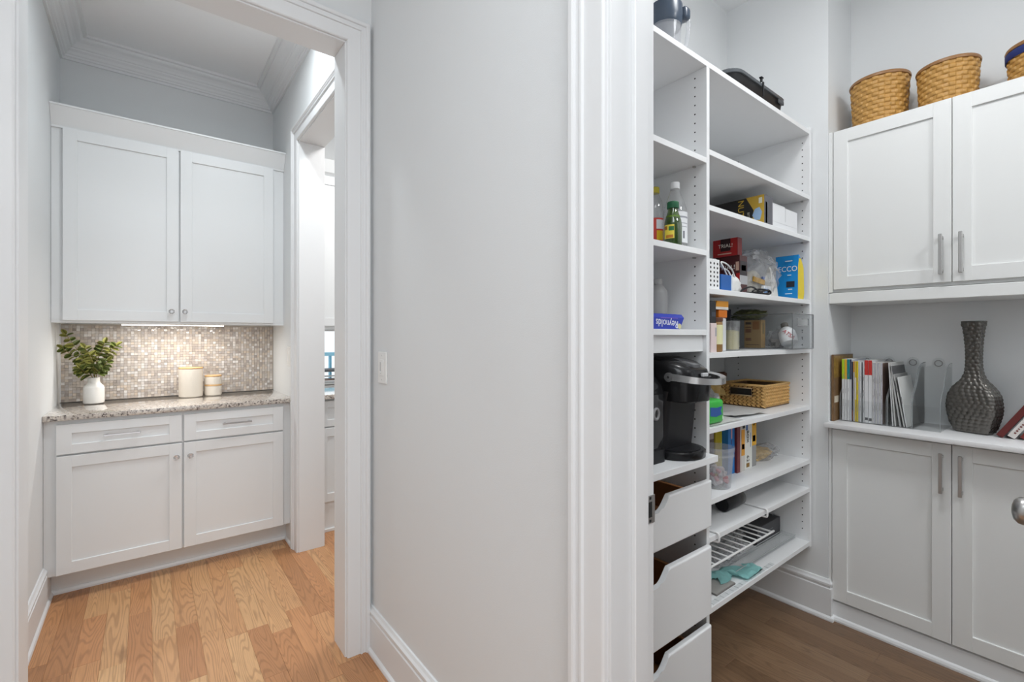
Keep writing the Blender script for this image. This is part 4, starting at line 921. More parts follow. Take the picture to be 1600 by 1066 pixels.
# ---- black lidded tray on the top shelf
t = thing('serving_tray', 'shallow black tray with a grey rim and latch lying on the top shelf', 'tray', (2.01, 1.02, ZU))
def tring(x0, x1, y0, y1, r, z): return rrect(x0, x1, y0, y1, r, z, n=6)
bm = nb(); loft(bm, [tring(1.80, 2.225, 0.915, 1.13, 0.05, ZU + 0.004), tring(1.785, 2.24, 0.900, 1.15, 0.06, ZU + 0.020), tring(1.780, 2.245, 0.894, 1.155, 0.06, ZU + 0.062)]); obj('body', bm, M['blackm'], t, smooth=True)
bm = nb(); loft(bm, [tring(1.774, 2.251, 0.888, 1.161, 0.065, ZU + 0.062), tring(1.772, 2.253, 0.886, 1.163, 0.066, ZU + 0.072), tring(1.777, 2.248, 0.891, 1.158, 0.062, ZU + 0.077)]); obj('rim', bm, flat(84, 88, 92, 0.25), t, smooth=True)
bm = nb(); box(bm, 1.995, 2.003, 0.882, 0.888, ZU + 0.02, ZU + 0.080, bev=0.001); box(bm, 1.985, 1.993, 0.884, 0.892, ZU + 0.078, ZU + 0.098, bev=0.001); box(bm, 1.980, 1.998, 0.882, 0.894, ZU + 0.092, ZU + 0.097, bev=0.001); obj('latch', bm, M['blackm'], t)
bm = nb(); box(bm, 2.15, 2.20, 0.8855, 0.892, ZU + 0.042, ZU + 0.060, bev=0.003); obj('grip', bm, flat(70, 72, 76), t)
for x in (1.90, 2.13):
    bm = nb(); box(bm, x - 0.02, x + 0.02, 0.95, 1.08, ZU, ZU + 0.0045); obj('foot', bm, M['blackm'], t)

# ================================================================== RIGHT COLUMN CONTENTS
def carton(name, label, cat, x0, x1, y0, y1, z0, z1, m, rotz=0.0, group=None, decals=()):
    """box thing with printed panels; decals: (face 'f' -Y or 's' -X, u0,u1,v0,v1 in 0..1, material)"""
    t = thing(name, label, cat, ((x0 + x1) / 2, (y0 + y1) / 2, z0), group=group)
    c = Vector(((x0 + x1) / 2, (y0 + y1) / 2, z0)); rm = Matrix.Rotation(rotz, 3, 'Z') if rotz else None
    bm = nb(); box(bm, x0, x1, y0, y1, z0, z1, bev=0.0012, rot=rm, piv=c); obj('carton', bm, m, t)
    for d in decals:
        f, u0, u1, v0, v1, dm = d; bm = nb(); e = 0.0006
        if f == 'f': box(bm, x0 + (x1 - x0) * u0, x0 + (x1 - x0) * u1, y0 - e, y0 + e, z0 + (z1 - z0) * v0, z0 + (z1 - z0) * v1, rot=rm, piv=c)
        else: box(bm, x0 - e, x0 + e, y1 - (y1 - y0) * u1, y1 - (y1 - y0) * u0, z0 + (z1 - z0) * v0, z0 + (z1 - z0) * v1, rot=rm, piv=c)
        obj('printed_panel', bm, dm, t)
    return t
def sphere_blob(bm, c, r, seed, amp=0.25, fr=3.0, sub=4, zmin=None, sharp=1.0):
    res = bmesh.ops.create_icosphere(bm, subdivisions=sub, radius=1.0)
    for v in res['verts']:
        n = v.co.normalized(); f = 1 + amp * (abs(noise.noise(n * fr + Vector((seed, seed * 2.3, 0)))) ** sharp * 2 - 0.5) + amp * 0.45 * noise.noise(n * fr * 2.7 + Vector((seed * 3, 1, seed)))
        v.co = Vector((c[0] + n.x * r[0] * f, c[1] + n.y * r[1] * f, c[2] + n.z * r[2] * f))
        if zmin is not None and v.co.z < zmin: v.co.z = zmin + 0.02 * (v.co.z - zmin) * 0
    return res['verts']
# -- third shelf: nut snack box and white carton
z3 = SZ[2] + 0.0004
gold = flat(196, 160, 60, 0.35); blk = flat(36, 34, 34, 0.4)
t = carton('snack_box', 'black and gold snack carton with NUT lettering on the third shelf', 'box', 2.035, 2.112, 0.897, 1.165, z3, z3 + 0.130, blk, decals=(('f', 0.0, 1.0, 0.0, 1.0, flat(84, 84, 92, 0.4)), ('f', 0.15, 0.35, 0.1, 0.78, flat(150, 150, 156))))
bm = nb(); e = 2.0340
def sidepoly(pts, name, m, off=0.0):
    bm = nb(); prism(bm, [(1.165 - 0.268 * u, z3 + 0.130 * v) for u, v in pts], 'x', e - off, e + 0.0008); obj(name, bm, m, t)
sidepoly([(1.0, 0.0), (1.0, 1.0), (0.72, 1.0), (0.84, 0.55), (0.80, 0.0)], 'gold_panel', gold)
sidepoly([(0.97, 0.45), (0.93, 0.62), (0.86, 0.58), (0.82, 0.38), (0.86, 0.22), (0.94, 0.20)], 'picture', flat(150, 180, 214), 0.0006)
sidepoly([(0.97, 0.74), (0.97, 0.92), (0.92, 0.92), (0.92, 0.74)], 'picture', flat(226, 226, 210), 0.0006)
text('NUT-T', 0.036, (e - 0.0003, 0.995, z3 + 0.070), (0, 0, -1), (0, -1, 0), flat(214, 176, 60), t)
text('BITES', 0.014, (e - 0.0003, 0.962, z3 + 0.050), (0, 0, -1), (0, -1, 0), flat(200, 196, 180), t)
t = carton('plain_carton', 'plain white carton beside the black and gold snack box', 'box', 2.116, 2.375, 0.900, 1.02, z3, z3 + 0.106, flat(232, 233, 235), decals=(('f', 0.50, 0.515, 0.42, 1.0, flat(200, 201, 204)), ('f', 0.0, 1.0, 0.30, 0.306, flat(216, 217, 219))))
bm = nb(); box(bm, 2.118, 2.245, 0.9005, 1.018, z3 + 0.106, z3 + 0.111, bev=0.001); obj('flap', bm, flat(230, 231, 233), t)
# -- fourth shelf
z4 = SZ[3] + 0.0004
t = thing('perforated_bin', 'white perforated plastic bin at the left end of the fourth shelf', 'bin', (1.62, 1.0, z4))
bm = nb(); box(bm, 1.572, 1.672, 0.896, 0.899, z4, z4 + 0.112, bev=0.001); box(bm, 1.572, 1.575, 0.899, 1.12, z4, z4 + 0.112); box(bm, 1.669, 1.672, 0.899, 1.12, z4, z4 + 0.112); box(bm, 1.572, 1.672, 1.12, 1.123, z4, z4 + 0.112); box(bm, 1.572, 1.672, 0.899, 1.12, z4, z4 + 0.003)
obj('bin_wall', bm, M['white'], t)
bm = nb()
for i in range(6):
    for x in (1.610, 1.634, 1.657): loft(bm, [[(x + 0.0045 * math.cos(a * math.pi / 5), 0.8955 + w_, z4 + 0.016 + i * 0.016 + 0.0045 * math.sin(a * math.pi / 5)) for a in range(10)] for w_ in (0, 0.004)])
obj('perforation', bm, M['hole'], t, kind='stuff')
carton('blue_box', 'small blue carton beside the white perforated bin', 'box', 1.682, 1.760, 0.895, 0.975, z4, z4 + 0.061, flat(22, 92, 168), decals=(('f', 0.94, 1.0, 0, 1, flat(190, 214, 236)),))
dk = flat(60, 22, 24, 0.4); rd = flat(176, 38, 38, 0.4)
t = carton('tea_box', 'dark red drink carton, lower of two stacked on the fourth shelf', 'box', 1.930, 1.995, 0.948, 1.050, z4, z4 + 0.166, flat(72, 24, 26, 0.4), decals=(('s', 0.86, 1.0, 0.0, 0.55, rd), ('s', 0.84, 0.97, 0.62, 0.84, flat(206, 170, 150)), ('f', 0.0, 1.0, 0.28, 0.5, flat(176, 176, 178)), ('f', 0.05, 0.9, 0.5, 0.86, flat(46, 40, 44)), ('f', 0.2, 0.8, 0.62, 0.76, flat(196, 196, 198))))
text('TRIAL!', 0.026, (1.9290, 1.004, z4 + 0.118), (0, -1, 0), (0, 0, 1), flat(236, 232, 226), t)
t = carton('tea_box', 'bright red drink carton lying on top of the darker one', 'box', 1.926, 1.962, 0.955, 1.062, z4 + 0.1664, z4 + 0.240, rd, decals=(('s', 0.32, 0.72, 0.3, 1.0, flat(50, 22, 24)), ('s', 0.2, 0.76, 0.12, 0.18, flat(214, 180, 160)), ('f', 0, 1, 0, 1, flat(110, 28, 30))))
text('TRIAL!', 0.022, (1.9246, 1.006, z4 + 0.166 + 0.044), (0, -1, 0), (0, 0, 1), flat(236, 226, 214), t)
# white mask-like pouch with ear straps
t = thing('face_mask', 'crumpled white cloth mask with looped straps in front of the red cartons', 'mask', (1.79, 0.92, z4))
bm = nb(); sphere_blob(bm, (1.812, 0.915, z4 + 0.030), (0.047, 0.018, 0.038), 3.1, 0.35, 2.2, 3, z4); obj('cloth', bm, M['paper'], t, smooth='all')
for pts in ([(1.74, 0.90, z4 + 0.055), (1.71, 0.90, z4 + 0.085), (1.70, 0.905, z4 + 0.108), (1.735, 0.9, z4 + 0.102), (1.775, 0.90, z4 + 0.082), (1.80, 0.905, z4 + 0.058)], [(1.70, 0.905, z4 + 0.108), (1.715, 0.91, z4 + 0.09), (1.75, 0.905, z4 + 0.08), (1.77, 0.9, z4 + 0.05)]):
    bm = nb(); tube(bm, smoothpts(pts, 6), 0.003, 6); obj('strap', bm, M['paper'], t, smooth='all')
# clear bag
t = thing('clear_bag', 'large crackly clear plastic bag of packets on the fourth shelf', 'bag', (2.15, 0.99, z4))
bm = nb(); sphere_blob(bm, (2.165, 1.00, z4 + 0.100), (0.150, 0.090, 0.118), 5.7, 0.16, 2.3, 4, z4 + 0.001, 0.9); obj('film', bm, M['bag'], t, smooth=False)
bm = nb(); sphere_blob(bm, (2.10, 0.975, z4 + 0.060), (0.070, 0.022, 0.060), 17.2, 0.18, 2.0, 3, z4 + 0.002); pk = obj('inner_packet', bm, flat(176, 172, 160), t, smooth='all')
bm = nb(); box(bm, 2.045, 2.150, 0.944, 0.950, z4 + 0.060, z4 + 0.082, bev=0.001, rot=Matrix.Rotation(0.1, 3, 'Y')); obj('gold_print', bm, flat(196, 150, 50), pk)
bm = nb(); box(bm, 2.11, 2.19, 0.93, 0.945, z4 + 0.004, z4 + 0.050, bev=0.003); obj('inner_packet', bm, flat(222, 226, 230), t)
bm = nb(); box(bm, 2.112, 2.15, 0.9285, 0.9305, z4 + 0.018, z4 + 0.036); obj('inner_print', bm, flat(60, 130, 190), t)
bm = nb(); loft(bm, [[(2.175, 0.925, z4 + 0.002), (2.262, 0.935, z4 + 0.002), (2.262, 0.965, z4 + 0.002), (2.175, 0.965, z4 + 0.002)], [(2.180, 0.930, z4 + 0.07), (2.250, 0.938, z4 + 0.07), (2.250, 0.965, z4 + 0.07), (2.180, 0.965, z4 + 0.07)], [(2.195, 0.940, z4 + 0.115), (2.225, 0.943, z4 + 0.115), (2.225, 0.958, z4 + 0.115), (2.195, 0.956, z4 + 0.115)], [(2.190, 0.945, z4 + 0.138), (2.215, 0.947, z4 + 0.138), (2.215, 0.952, z4 + 0.138), (2.190, 0.950, z4 + 0.138)]]); obj('white_sachet', bm, flat(214, 212, 206), t)
bm = nb(); box(bm, 2.235, 2.285, 0.99, 1.0, z4 + 0.060, z4 + 0.105, bev=0.002); obj('inner_packet', bm, flat(40, 90, 170), t)
# black cable
bm = nb()
c1 = smoothpts([(1.83, 0.895, z4 + 0.005), (1.86, 0.888, z4 + 0.02), (1.91, 0.886, z4 + 0.026), (1.96, 0.884, z4 + 0.012), (2.02, 0.886, z4 + 0.006), (2.06, 0.888, z4 + 0.016), (2.03, 0.895, z4 + 0.024), (1.96, 0.9, z4 + 0.02), (1.93, 0.895, z4 + 0.008), (1.99, 0.885, z4 + 0.014), (2.045, 0.884, z4 + 0.022), (2.07, 0.886, z4 + 0.012), (2.05, 0.89, z4 + 0.005), (1.95, 0.892, z4 + 0.005), (1.89, 0.9, z4 + 0.005)], 6)
tube(bm, c1, 0.0035, 6); tag(obj('power_cable', bm, M['blackm'], smooth='all'), 'black cable coiled at the front of the fourth shelf', 'cable')
# blue ECCO pouch
blu = flat(26, 142, 214, 0.4); yel = flat(230, 206, 30, 0.45)
t = thing('snack_pouch', 'bright blue and yellow standing food pouch at the right shelf end', 'pouch', (2.395, 0.95, z4))
bm = nb(); loft(bm, [[(2.362, 0.893, z4), (2.425, 0.893, z4), (2.425, 0.985, z4), (2.362, 0.985, z4)], [(2.358, 0.891, z4 + 0.03), (2.430, 0.891, z4 + 0.03), (2.430, 0.988, z4 + 0.03), (2.358, 0.988, z4 + 0.03)], [(2.362, 0.892, z4 + 0.15), (2.425, 0.892, z4 + 0.15), (2.425, 0.987, z4 + 0.15), (2.362, 0.987, z4 + 0.15)], [(2.366, 0.890, z4 + 0.206), (2.374, 0.890, z4 + 0.206), (2.374, 0.99, z4 + 0.206), (2.366, 0.99, z4 + 0.206)]]); obj('pouch', bm, blu, t, smooth=True)
bm = nb(); loft(bm, [[(2.3625, 0.8925, z4 + 0.001), (2.425, 0.8925, z4 + 0.001)], [(2.3585, 0.8905, z4 + 0.03), (2.430, 0.8905, z4 + 0.03)], [(2.3625, 0.8915, z4 + 0.15), (2.425, 0.8915, z4 + 0.15)], [(2.369, 0.8897, z4 + 0.19), (2.39, 0.8897, z4 + 0.19)]], closed=False, caps=False); obj('side_panel', bm, yel, t)
text('ECCO', 0.034, (2.3590, 0.935, z4 + 0.142), (0, -1, 0), (0, 0, 1), flat(236, 240, 244), t, sx=0.9)
bm = nb(); box(bm, 2.3575, 2.3615, 0.905, 0.94, z4 + 0.058, z4 + 0.085, rot=Matrix.Rotation(0.02, 3, 'Y')); obj('picture', bm, flat(40, 44, 56), t)
for zz, ya, yb in ((0.178, 0.915, 0.945), (0.112, 0.92, 0.935), (0.046, 0.915, 0.932), (0.026, 0.915, 0.945)):
    bm = nb(); box(bm, 2.3572, 2.3612, ya, yb, z4 + zz, z4 + zz + 0.004); obj('print_line', bm, flat(220, 236, 246), t)
# -- fifth shelf
z5 = SZ[4] + 0.0004
t = thing('dispenser_bottle', 'white bottle with an orange flip top and collar on the fifth shelf', 'bottle', (1.727, 0.925, z5))
bm = nb(); box(bm, 1.708, 1.746, 0.908, 0.950, z5, z5 + 0.128, bev=0.004); obj('body', bm, flat(218, 219, 222), t, smooth=True)
bm = nb(); box(bm, 1.687, 1.748, 0.906, 0.952, z5 + 0.128, z5 + 0.157, bev=0.002); obj('collar', bm, flat(216, 116, 20), t)
bm = nb(); prism(bm, [(1.662, z5 + 0.158), (1.752, z5 + 0.158), (1.752, z5 + 0.168), (1.658, z5 + 0.168)], 'y', 0.904, 0.954); obj('white_band', bm, flat(228, 224, 218), t)
bm = nb(); prism(bm, [(1.660, z5 + 0.168), (1.752, z5 + 0.168), (1.753, z5 + 0.190), (1.670, z5 + 0.190)], 'y', 0.904, 0.954); obj('flip_top', bm, flat(222, 150, 34), t)
t = thing('spice_jar', 'jar with a cream label and brown lid behind the pink carton', 'jar', (1.676, 0.914, z5))
bm = nb(); lathe(bm, [(0.022, z5), (0.025, z5 + 0.004), (0.025, z5 + 0.108), (0.023, z5 + 0.112)], 1.676, 0.914, 24); obj('glass', bm, flat(150, 112, 62, 0.3), t, smooth=True)
bm = nb(); lathe(bm, [(0.0256, z5 + 0.028), (0.0256, z5 + 0.1)], 1.676, 0.914, 24, caps=False); obj('paper_label', bm, flat(226, 222, 176), t, smooth=True)
bm = nb(); lathe(bm, [(0.0256, z5 + 0.1125), (0.026, z5 + 0.114), (0.026, z5 + 0.125), (0.024, z5 + 0.127)], 1.676, 0.914, 24); obj('lid', bm, flat(96, 58, 40), t, smooth=True)
carton('pink_carton', 'small pale pink carton against the shelf divider on the fifth shelf', 'box', 1.592, 1.630, 0.884, 0.946, z5, z5 + 0.105, flat(226, 208, 206), decals=(('f', 0.7, 0.98, 0.55, 0.85, flat(176, 172, 176)),))
carton('black_pouch', 'black packet standing on the pale pink carton', 'packet', 1.596, 1.640, 0.892, 0.940, z5 + 0.1054, z5 + 0.186, flat(34, 34, 38), decals=(('f', 0.3, 0.9, 0.3, 0.5, flat(66, 72, 84)),))
t = thing('powder_canister', 'clear lidded canister of pale yellow powder on the fifth shelf', 'canister', (1.885, 0.964, z5))
bm = nb(); lathe(bm, [(0.031, z5), (0.034, z5 + 0.003), (0.034, z5 + 0.095), (0.0325, z5 + 0.095), (0.0325, z5 + 0.004), (0.001, z5 + 0.004)], 1.885, 0.964, 28); obj('jar', bm, M['pet'], t, smooth=True)
bm = nb(); lathe(bm, [(0.0322, z5 + 0.0045), (0.0322, z5 + 0.078), (0.012, z5 + 0.083)], 1.885, 0.964, 24); obj('powder', bm, flat(230, 218, 146), t, smooth=True)
bm = nb(); lathe(bm, [(0.035, z5 + 0.095), (0.0355, z5 + 0.097), (0.0355, z5 + 0.118), (0.033, z5 + 0.120)], 1.885, 0.964, 28); obj('lid', bm, M['pet'], t, smooth=True)
# clear bin and its contents
BX0, BX1, BY0, BY1, BZ = 2.185, 2.408, 0.846, 1.215, z5 + 0.156
t = thing('clear_bin', 'clear plastic pull-out bin with a handle slot on the fifth shelf', 'bin', (2.297, 1.03, z5))
hz0, hz1, hx0, hx1 = z5 + 0.105, z5 + 0.136, BX0 + 0.045, BX1 - 0.055
bm = nb(); th = 0.003
box(bm, BX0, BX1, BY0, BY0 + th, z5, hz0); box(bm, BX0, BX1, BY0, BY0 + th, hz1, BZ); box(bm, BX0, hx0, BY0, BY0 + th, hz0, hz1); box(bm, hx1, BX1, BY0, BY0 + th, hz0, hz1); obj('front_wall', bm, M['binclear'], t)
for x in (BX0, BX1 - th):
    bm = nb(); box(bm, x, x + th, BY0 + th, BY1, z5, BZ); obj('side_wall', bm, M['acrylic'], t)
bm = nb(); box(bm, BX0, BX1, BY1, BY1 + th, z5, BZ); obj('back_wall', bm, M['binclear'], t)
bm = nb(); box(bm, BX0 + th, BX1 - th, BY0 + th, BY1, z5, z5 + th); obj('bottom', bm, M['binclear'], t)
bm = nb(); tube(bm, [(BX0, BY0, z5 + 0.002), (BX0, BY0, BZ), (BX0, BY1, BZ)], 0.0022, 6); tube(bm, [(BX0, BY0, BZ), (BX1, BY0, BZ), (BX1, BY0, z5 + 0.002)], 0.0022, 6); tube(bm, [(BX0, BY1, z5 + 0.002), (BX0, BY0, z5 + 0.002), (BX1, BY0, z5 + 0.002)], 0.0022, 6); obj('rolled_edge', bm, flat(120, 122, 124, 0.2), t)
bm = nb(); tube(bm, [(hx0, BY0 - 0.001, hz0), (hx1, BY0 - 0.001, hz0), (hx1, BY0 - 0.001, hz1), (hx0, BY0 - 0.001, hz1)], 0.002, 6, loop=True); obj('handle_rim', bm, flat(150, 152, 154, 0.2), t)
bm = nb()
for k in range(3): loft(bm, [[(BX0 + 0.10 + 0.004 * math.cos(a * math.pi / 4), BY0 - w_, z5 + 0.02 + 0.032 * k + 0.004 * math.sin(a * math.pi / 4)) for a in range(8)] for w_ in (0.0, 0.002)])
obj('rivet', bm, flat(90, 92, 94), t)
zb = z5 + 0.0034
carton('kraft_box', 'brown kraft carton with dark print inside the clear bin', 'box', 2.238, 2.280, 1.000, 1.078, zb, zb + 0.130, M['kraft'], decals=(('s', 0.08, 0.42, 0.84, 0.93, flat(60, 36, 22)), ('s', 0.08, 0.42, 0.72, 0.76, flat(110, 64, 34)), ('s', 0.08, 0.42, 0.55, 0.68, flat(128, 80, 44)), ('s', 0.5, 0.9, 0.66, 0.95, flat(150, 96, 40)), ('s', 0.08, 0.42, 0.25, 0.36, flat(124, 84, 50)), ('s', 0.1, 0.9, 0.1, 0.13, flat(110, 78, 46)), ('f', 0.3, 0.7, 0.5, 0.9, flat(120, 104, 60))))
t = thing('pill_bottle', 'white bottle with red print lying tilted inside the clear bin', 'bottle', (2.25, 0.92, zb))
ax = Vector((0.30, 0.38, 0.95)).normalized(); o0 = Vector((2.278, 0.893, zb + 0.020)); u = ax.cross(Vector((0, 1, 0))).normalized(); w = ax.cross(u)
def tl(prof, nm, m):
    bm = nb(); loft(bm, [[tuple(o0 + ax * h + (u * math.cos(2 * math.pi * i / 24) + w * math.sin(2 * math.pi * i / 24)) * r) for i in range(24)] for r, h in prof]); return obj(nm, bm, m, t, smooth=True)
tl([(0.022, -0.002), (0.034, 0.004), (0.0365, 0.03), (0.034, 0.058), (0.023, 0.074), (0.014, 0.082)], 'body', M['white']); tl([(0.015, 0.08), (0.0155, 0.083), (0.015, 0.102), (0.013, 0.104)], 'cap', flat(86, 82, 74))
fn = (Vector((-0.86, -0.5, 0)) - ax * Vector((-0.86, -0.5, 0)).dot(ax)).normalized(); rd_ = fn.cross(ax).normalized() * -1
rdir = Vector((0.0, -0.8, -0.6)); rdir = (rdir - fn * rdir.dot(fn)).normalized(); udir = fn.cross(rdir) 
text('ATSA', 0.024, o0 + ax * 0.030 + fn * 0.0372, rdir, udir, flat(176, 34, 48), t)
t = thing('wrapped_packet', 'crumpled clear wrapped packets in the middle of the bin', 'packet', (2.25, 0.99, zb))
bm = nb(); sphere_blob(bm, (2.325, 0.970, zb + 0.040), (0.046, 0.036, 0.048), 12.4, 0.5, 3.6, 3, zb); obj('film', bm, M['bag'], t)
bm = nb(); box(bm, 2.300, 2.340, 0.955, 0.99, zb + 0.002, zb + 0.04, bev=0.003, rot=Matrix.Rotation(0.3, 3, 'Z')); obj('inner_packet', bm, flat(190, 184, 176), t)
bm = nb(); box(bm, 2.296, 2.301, 0.962, 0.982, zb + 0.01, zb + 0.026); obj('inner_print', bm, flat(110, 106, 102), t)
t = thing('herb_packet', 'olive green packet of leaves lying on top of the kraft carton', 'packet', (2.29, 1.075, zb + 0.1305))
bm = nb(); sphere_blob(bm, (2.290, 1.075, zb + 0.156), (0.065, 0.075, 0.028), 4.4, 0.25, 2.6, 3, zb + 0.131); obj('pouch', bm, mat('olive_film', srgb(84, 88, 44), 0.3, var=0.5, vscale=50), t)
bm = nb(); box(bm, 2.03, 2.160, 1.10, 1.17, z5, z5 + 0.185, bev=0.004); tag(obj('dark_carton', bm, flat(30, 30, 44)), 'dark navy carton behind the powder canister beside the clear bin', 'box')
# -- sixth shelf
z6 = SZ[5] + 0.0004
t = thing('wipes_pack', 'green soft pack with a blue patch at the left of the sixth shelf', 'packet', (1.65, 0.93, z6 + 0.0035))
bm = nb(); box(bm, 1.578, 1.700, 0.892, 0.975, z6 + 0.0035, z6 + 0.092, bev=0.014, seg=3); obj('pack', bm, flat(60, 180, 70, 0.35), t, smooth=True)
bm = nb(); prism(bm, [(1.60, z6 + 0.036), (1.640, z6 + 0.03), (1.680, z6 + 0.036), (1.672, z6 + 0.05), (1.682, z6 + 0.066), (1.645, z6 + 0.063), (1.60, z6 + 0.068)], 'y', 0.8912, 0.8925); obj('blue_patch', bm, flat(40, 86, 160), t)
bm = nb(); box(bm, 1.684, 1.692, 0.8912, 0.8925, z6 + 0.018, z6 + 0.030); obj('print_spot', bm, flat(210, 236, 210), t)
def sheet(name, label, cat, x0, x1, y0, y1, z, m, rz, seed, amp=0.006, nx=14, ny=8, th=0.0006):
    bm = nb(); top = []; 
    for s in (0, 1):
        g = []
        for i in range(nx + 1):
            row = []
            for j in range(ny + 1):
                x = x0 + (x1 - x0) * i / nx; y = y0 + (y1 - y0) * j / ny
                h = amp * (noise.noise(Vector((x * 14 + seed, y * 14, seed))) + 0.6) ; row.append(bm.verts.new((x, y, z + max(0.0002, h) + s * th)))
            g.append(row)
        top.append(g)
        for i in range(nx):
            for j in range(ny): bm.faces.new((g[i][j], g[i + 1][j], g[i + 1][j + 1], g[i][j + 1]))
    bmesh.ops.rotate(bm, verts=bm.verts, cent=((x0 + x1) / 2, (y0 + y1) / 2, z), matrix=Matrix.Rotation(rz, 3, 'Z'))
    return tag(obj(name, bm, m, smooth='all'), label, cat)
prn = mat('printed_paper', srgb(206, 206, 204), 0.6, var=0.25, vscale=120)
sheet('paper_sheet', 'crumpled printed paper lying under the green pack', 'paper', 1.60, 1.83, 0.886, 0.96, z6, prn, 0.0, 1.0, 0.004)
sheet('paper_sheet', 'folded grey paper leaflet in front of the seagrass basket', 'paper', 1.83, 2.06, 0.90, 1.01, z6, flat(226, 226, 224), -0.12, 2.0, 0.010)
def rect_basket():
    x0, x1, y0, y1, h = 2.182, 2.438, 0.960, 1.165, 0.100; z = z6
    t = thing('seagrass_basket', 'rectangular braided seagrass basket with a dark label window', 'basket', ((x0 + x1) / 2, (y0 + y1) / 2, z))
    bm = nb(); th = 0.010
    wy0, wy1, wz0, wz1 = 1.015, 1.115, z + 0.052, z + 0.086
    box(bm, x0 + 0.004, x1 - 0.004, y0 + 0.004, y0 + th, z, z + h - 0.004); box(bm, x0 + 0.004, x1 - 0.004, y1 - th, y1 - 0.004, z, z + h - 0.004)
    box(bm, x1 - th, x1 - 0.004, y0 + 0.004, y1 - 0.004, z, z + h - 0.004); box(bm, x0 + 0.004, x0 + th, y0 + 0.004, y1 - 0.004, z, z + h - 0.004); box(bm, x0, x1, y0, y1, z, z + 0.004)
    obj('inner_frame', bm, flat(92, 66, 40), t)
    bm = nb(); rows = 6
    def bead(c, along, out, k):
        up = Vector((0, 0, 1)); a = (along * 1.0 + up * (0.55 if k else -0.55)).normalized(); b = a.cross(out).normalized()
        L_, Wd, D = 0.0155, 0.0072, 0.0085; rg = []
        pts = [c + a * L_, c + b * Wd + out * 0.001, c - a * L_, c - b * Wd + out * 0.001]
        v = [bm.verts.new(p) for p in pts]; t1_ = bm.verts.new(c + out * D + a * L_ * 0.35); t2_ = bm.verts.new(c + out * D - a * L_ * 0.35)
        for f in ((v[0], v[1], t1_), (v[1], t2_, t1_), (v[1], v[2], t2_), (v[2], v[3], t2_), (v[3], t1_, t2_), (v[3], v[0], t1_)): bm.faces.new(f)
    for (p0, p1, out) in (((x0, y0), (x1, y0), Vector((0, -1, 0))), ((x0, y1), (x0, y0), Vector((-1, 0, 0))), ((x1, y0), (x1, y1), Vector((1, 0, 0))), ((x1, y1), (x0, y1), Vector((0, 1, 0)))):
        P0 = Vector((*p0, 0)); P1 = Vector((*p1, 0)); d = (P1 - P0); n = int(d.length / 0.0195); d.normalize()
        for r in range(rows):
            zc = z + 0.0132 + r * 0.0150
            for i in range(n):
                for k in (0, 1):
                    c = P0 + d * ((i + 0.5 + 0.25 * k) / n * (P1 - P0).length) + Vector((0, 0, zc + (0.0040 if k else -0.0040))) - out * 0.0045 + out * random.uniform(-0.001, 0.001)
                    if out.x < -0.5 and wy0 - 0.006 < c.y < wy1 + 0.006 and wz0 - 0.004 < c.z < wz1 + 0.004: continue
                    bead(c, d, out, k)
    obj('braided_wall', bm, M['grass'], t, kind='stuff')
    bm = nb(); zt_ = z + h
    tube(bm, [(x0, y0, zt_), (x1, y0, zt_), (x1, y1, zt_), (x0, y1, zt_)], 0.006, 8, loop=True); obj('rim', bm, M['grass'], t, smooth='all')
    bm = nb(); box(bm, x0 - 0.0035, x0 + 0.004, wy0, wy1, wz0, wz1); lw = obj('label_window', bm, flat(36, 34, 32, 0.25), t)
    bm = nb(); tube(bm, [(x0 - 0.004, wy0, wz0), (x0 - 0.004, wy1, wz0), (x0 - 0.004, wy1, wz1), (x0 - 0.004, wy0, wz1)], 0.0028, 6, loop=True); obj('window_rim', bm, flat(190, 160, 120), lw, smooth='all')
rect_basket()
t = thing('basket_filling', 'dark packets and pale wraps lying inside the seagrass basket', 'packet', (2.30, 1.06, z6 + 0.0046))
bm = nb(); sphere_blob(bm, (2.30, 1.065, z6 + 0.055), (0.10, 0.075, 0.038), 8.8, 0.3, 2.3, 3, z6 + 0.005); obj('film', bm, flat(196, 190, 184, 0.3), t, smooth='all')
bm = nb(); sphere_blob(bm, (2.245, 1.09, z6 + 0.085), (0.035, 0.045, 0.014), 2.8, 0.3, 2.3, 2); obj('dark_packet', bm, flat(70, 62, 72), t)
t = thing('snack_bag', 'crumpled tan snack bag behind the seagrass basket', 'packet', (2.09, 1.17, z6))
bm = nb(); sphere_blob(bm, (2.105, 1.185, z6 + 0.075), (0.070, 0.060, 0.072), 6.6, 0.4, 2.2, 3, z6); obj('film', bm, mat('tan_film', srgb(176, 146, 88), 0.35, var=0.35, vscale=30), t)
bm = nb(); sphere_blob(bm, (2.215, 1.185, z6 + 0.132), (0.045, 0.030, 0.020), 1.6, 0.3, 2.2, 2); obj('brown_print', bm, flat(92, 54, 34), t)
t = thing('grey_pouch', 'silvery grey crumpled pouch behind the green pack', 'packet', (1.81, 1.04, z6))
bm = nb(); sphere_blob(bm, (1.800, 1.030, z6 + 0.050), (0.085, 0.05, 0.055), 7.3, 0.35, 2.0, 3, z6 + 0.0045); obj('film', bm, mat('silver_film', srgb(150, 150, 150), 0.3, 0.5), t)
bm = nb(); tube(bm, smoothpts([(1.80, 1.115, z6 + 0.10), (1.87, 1.115, z6 + 0.13), (1.95, 1.115, z6 + 0.09), (2.0, 1.115, z6 + 0.05), (2.0, 1.1, z6 + 0.012), (1.9, 1.1, z6 + 0.012)], 6), 0.0055, 7); tag(obj('dark_cable', bm, M['blackm'], smooth='all'), 'dark cord looped behind the grey pouch on the sixth shelf', 'cable')
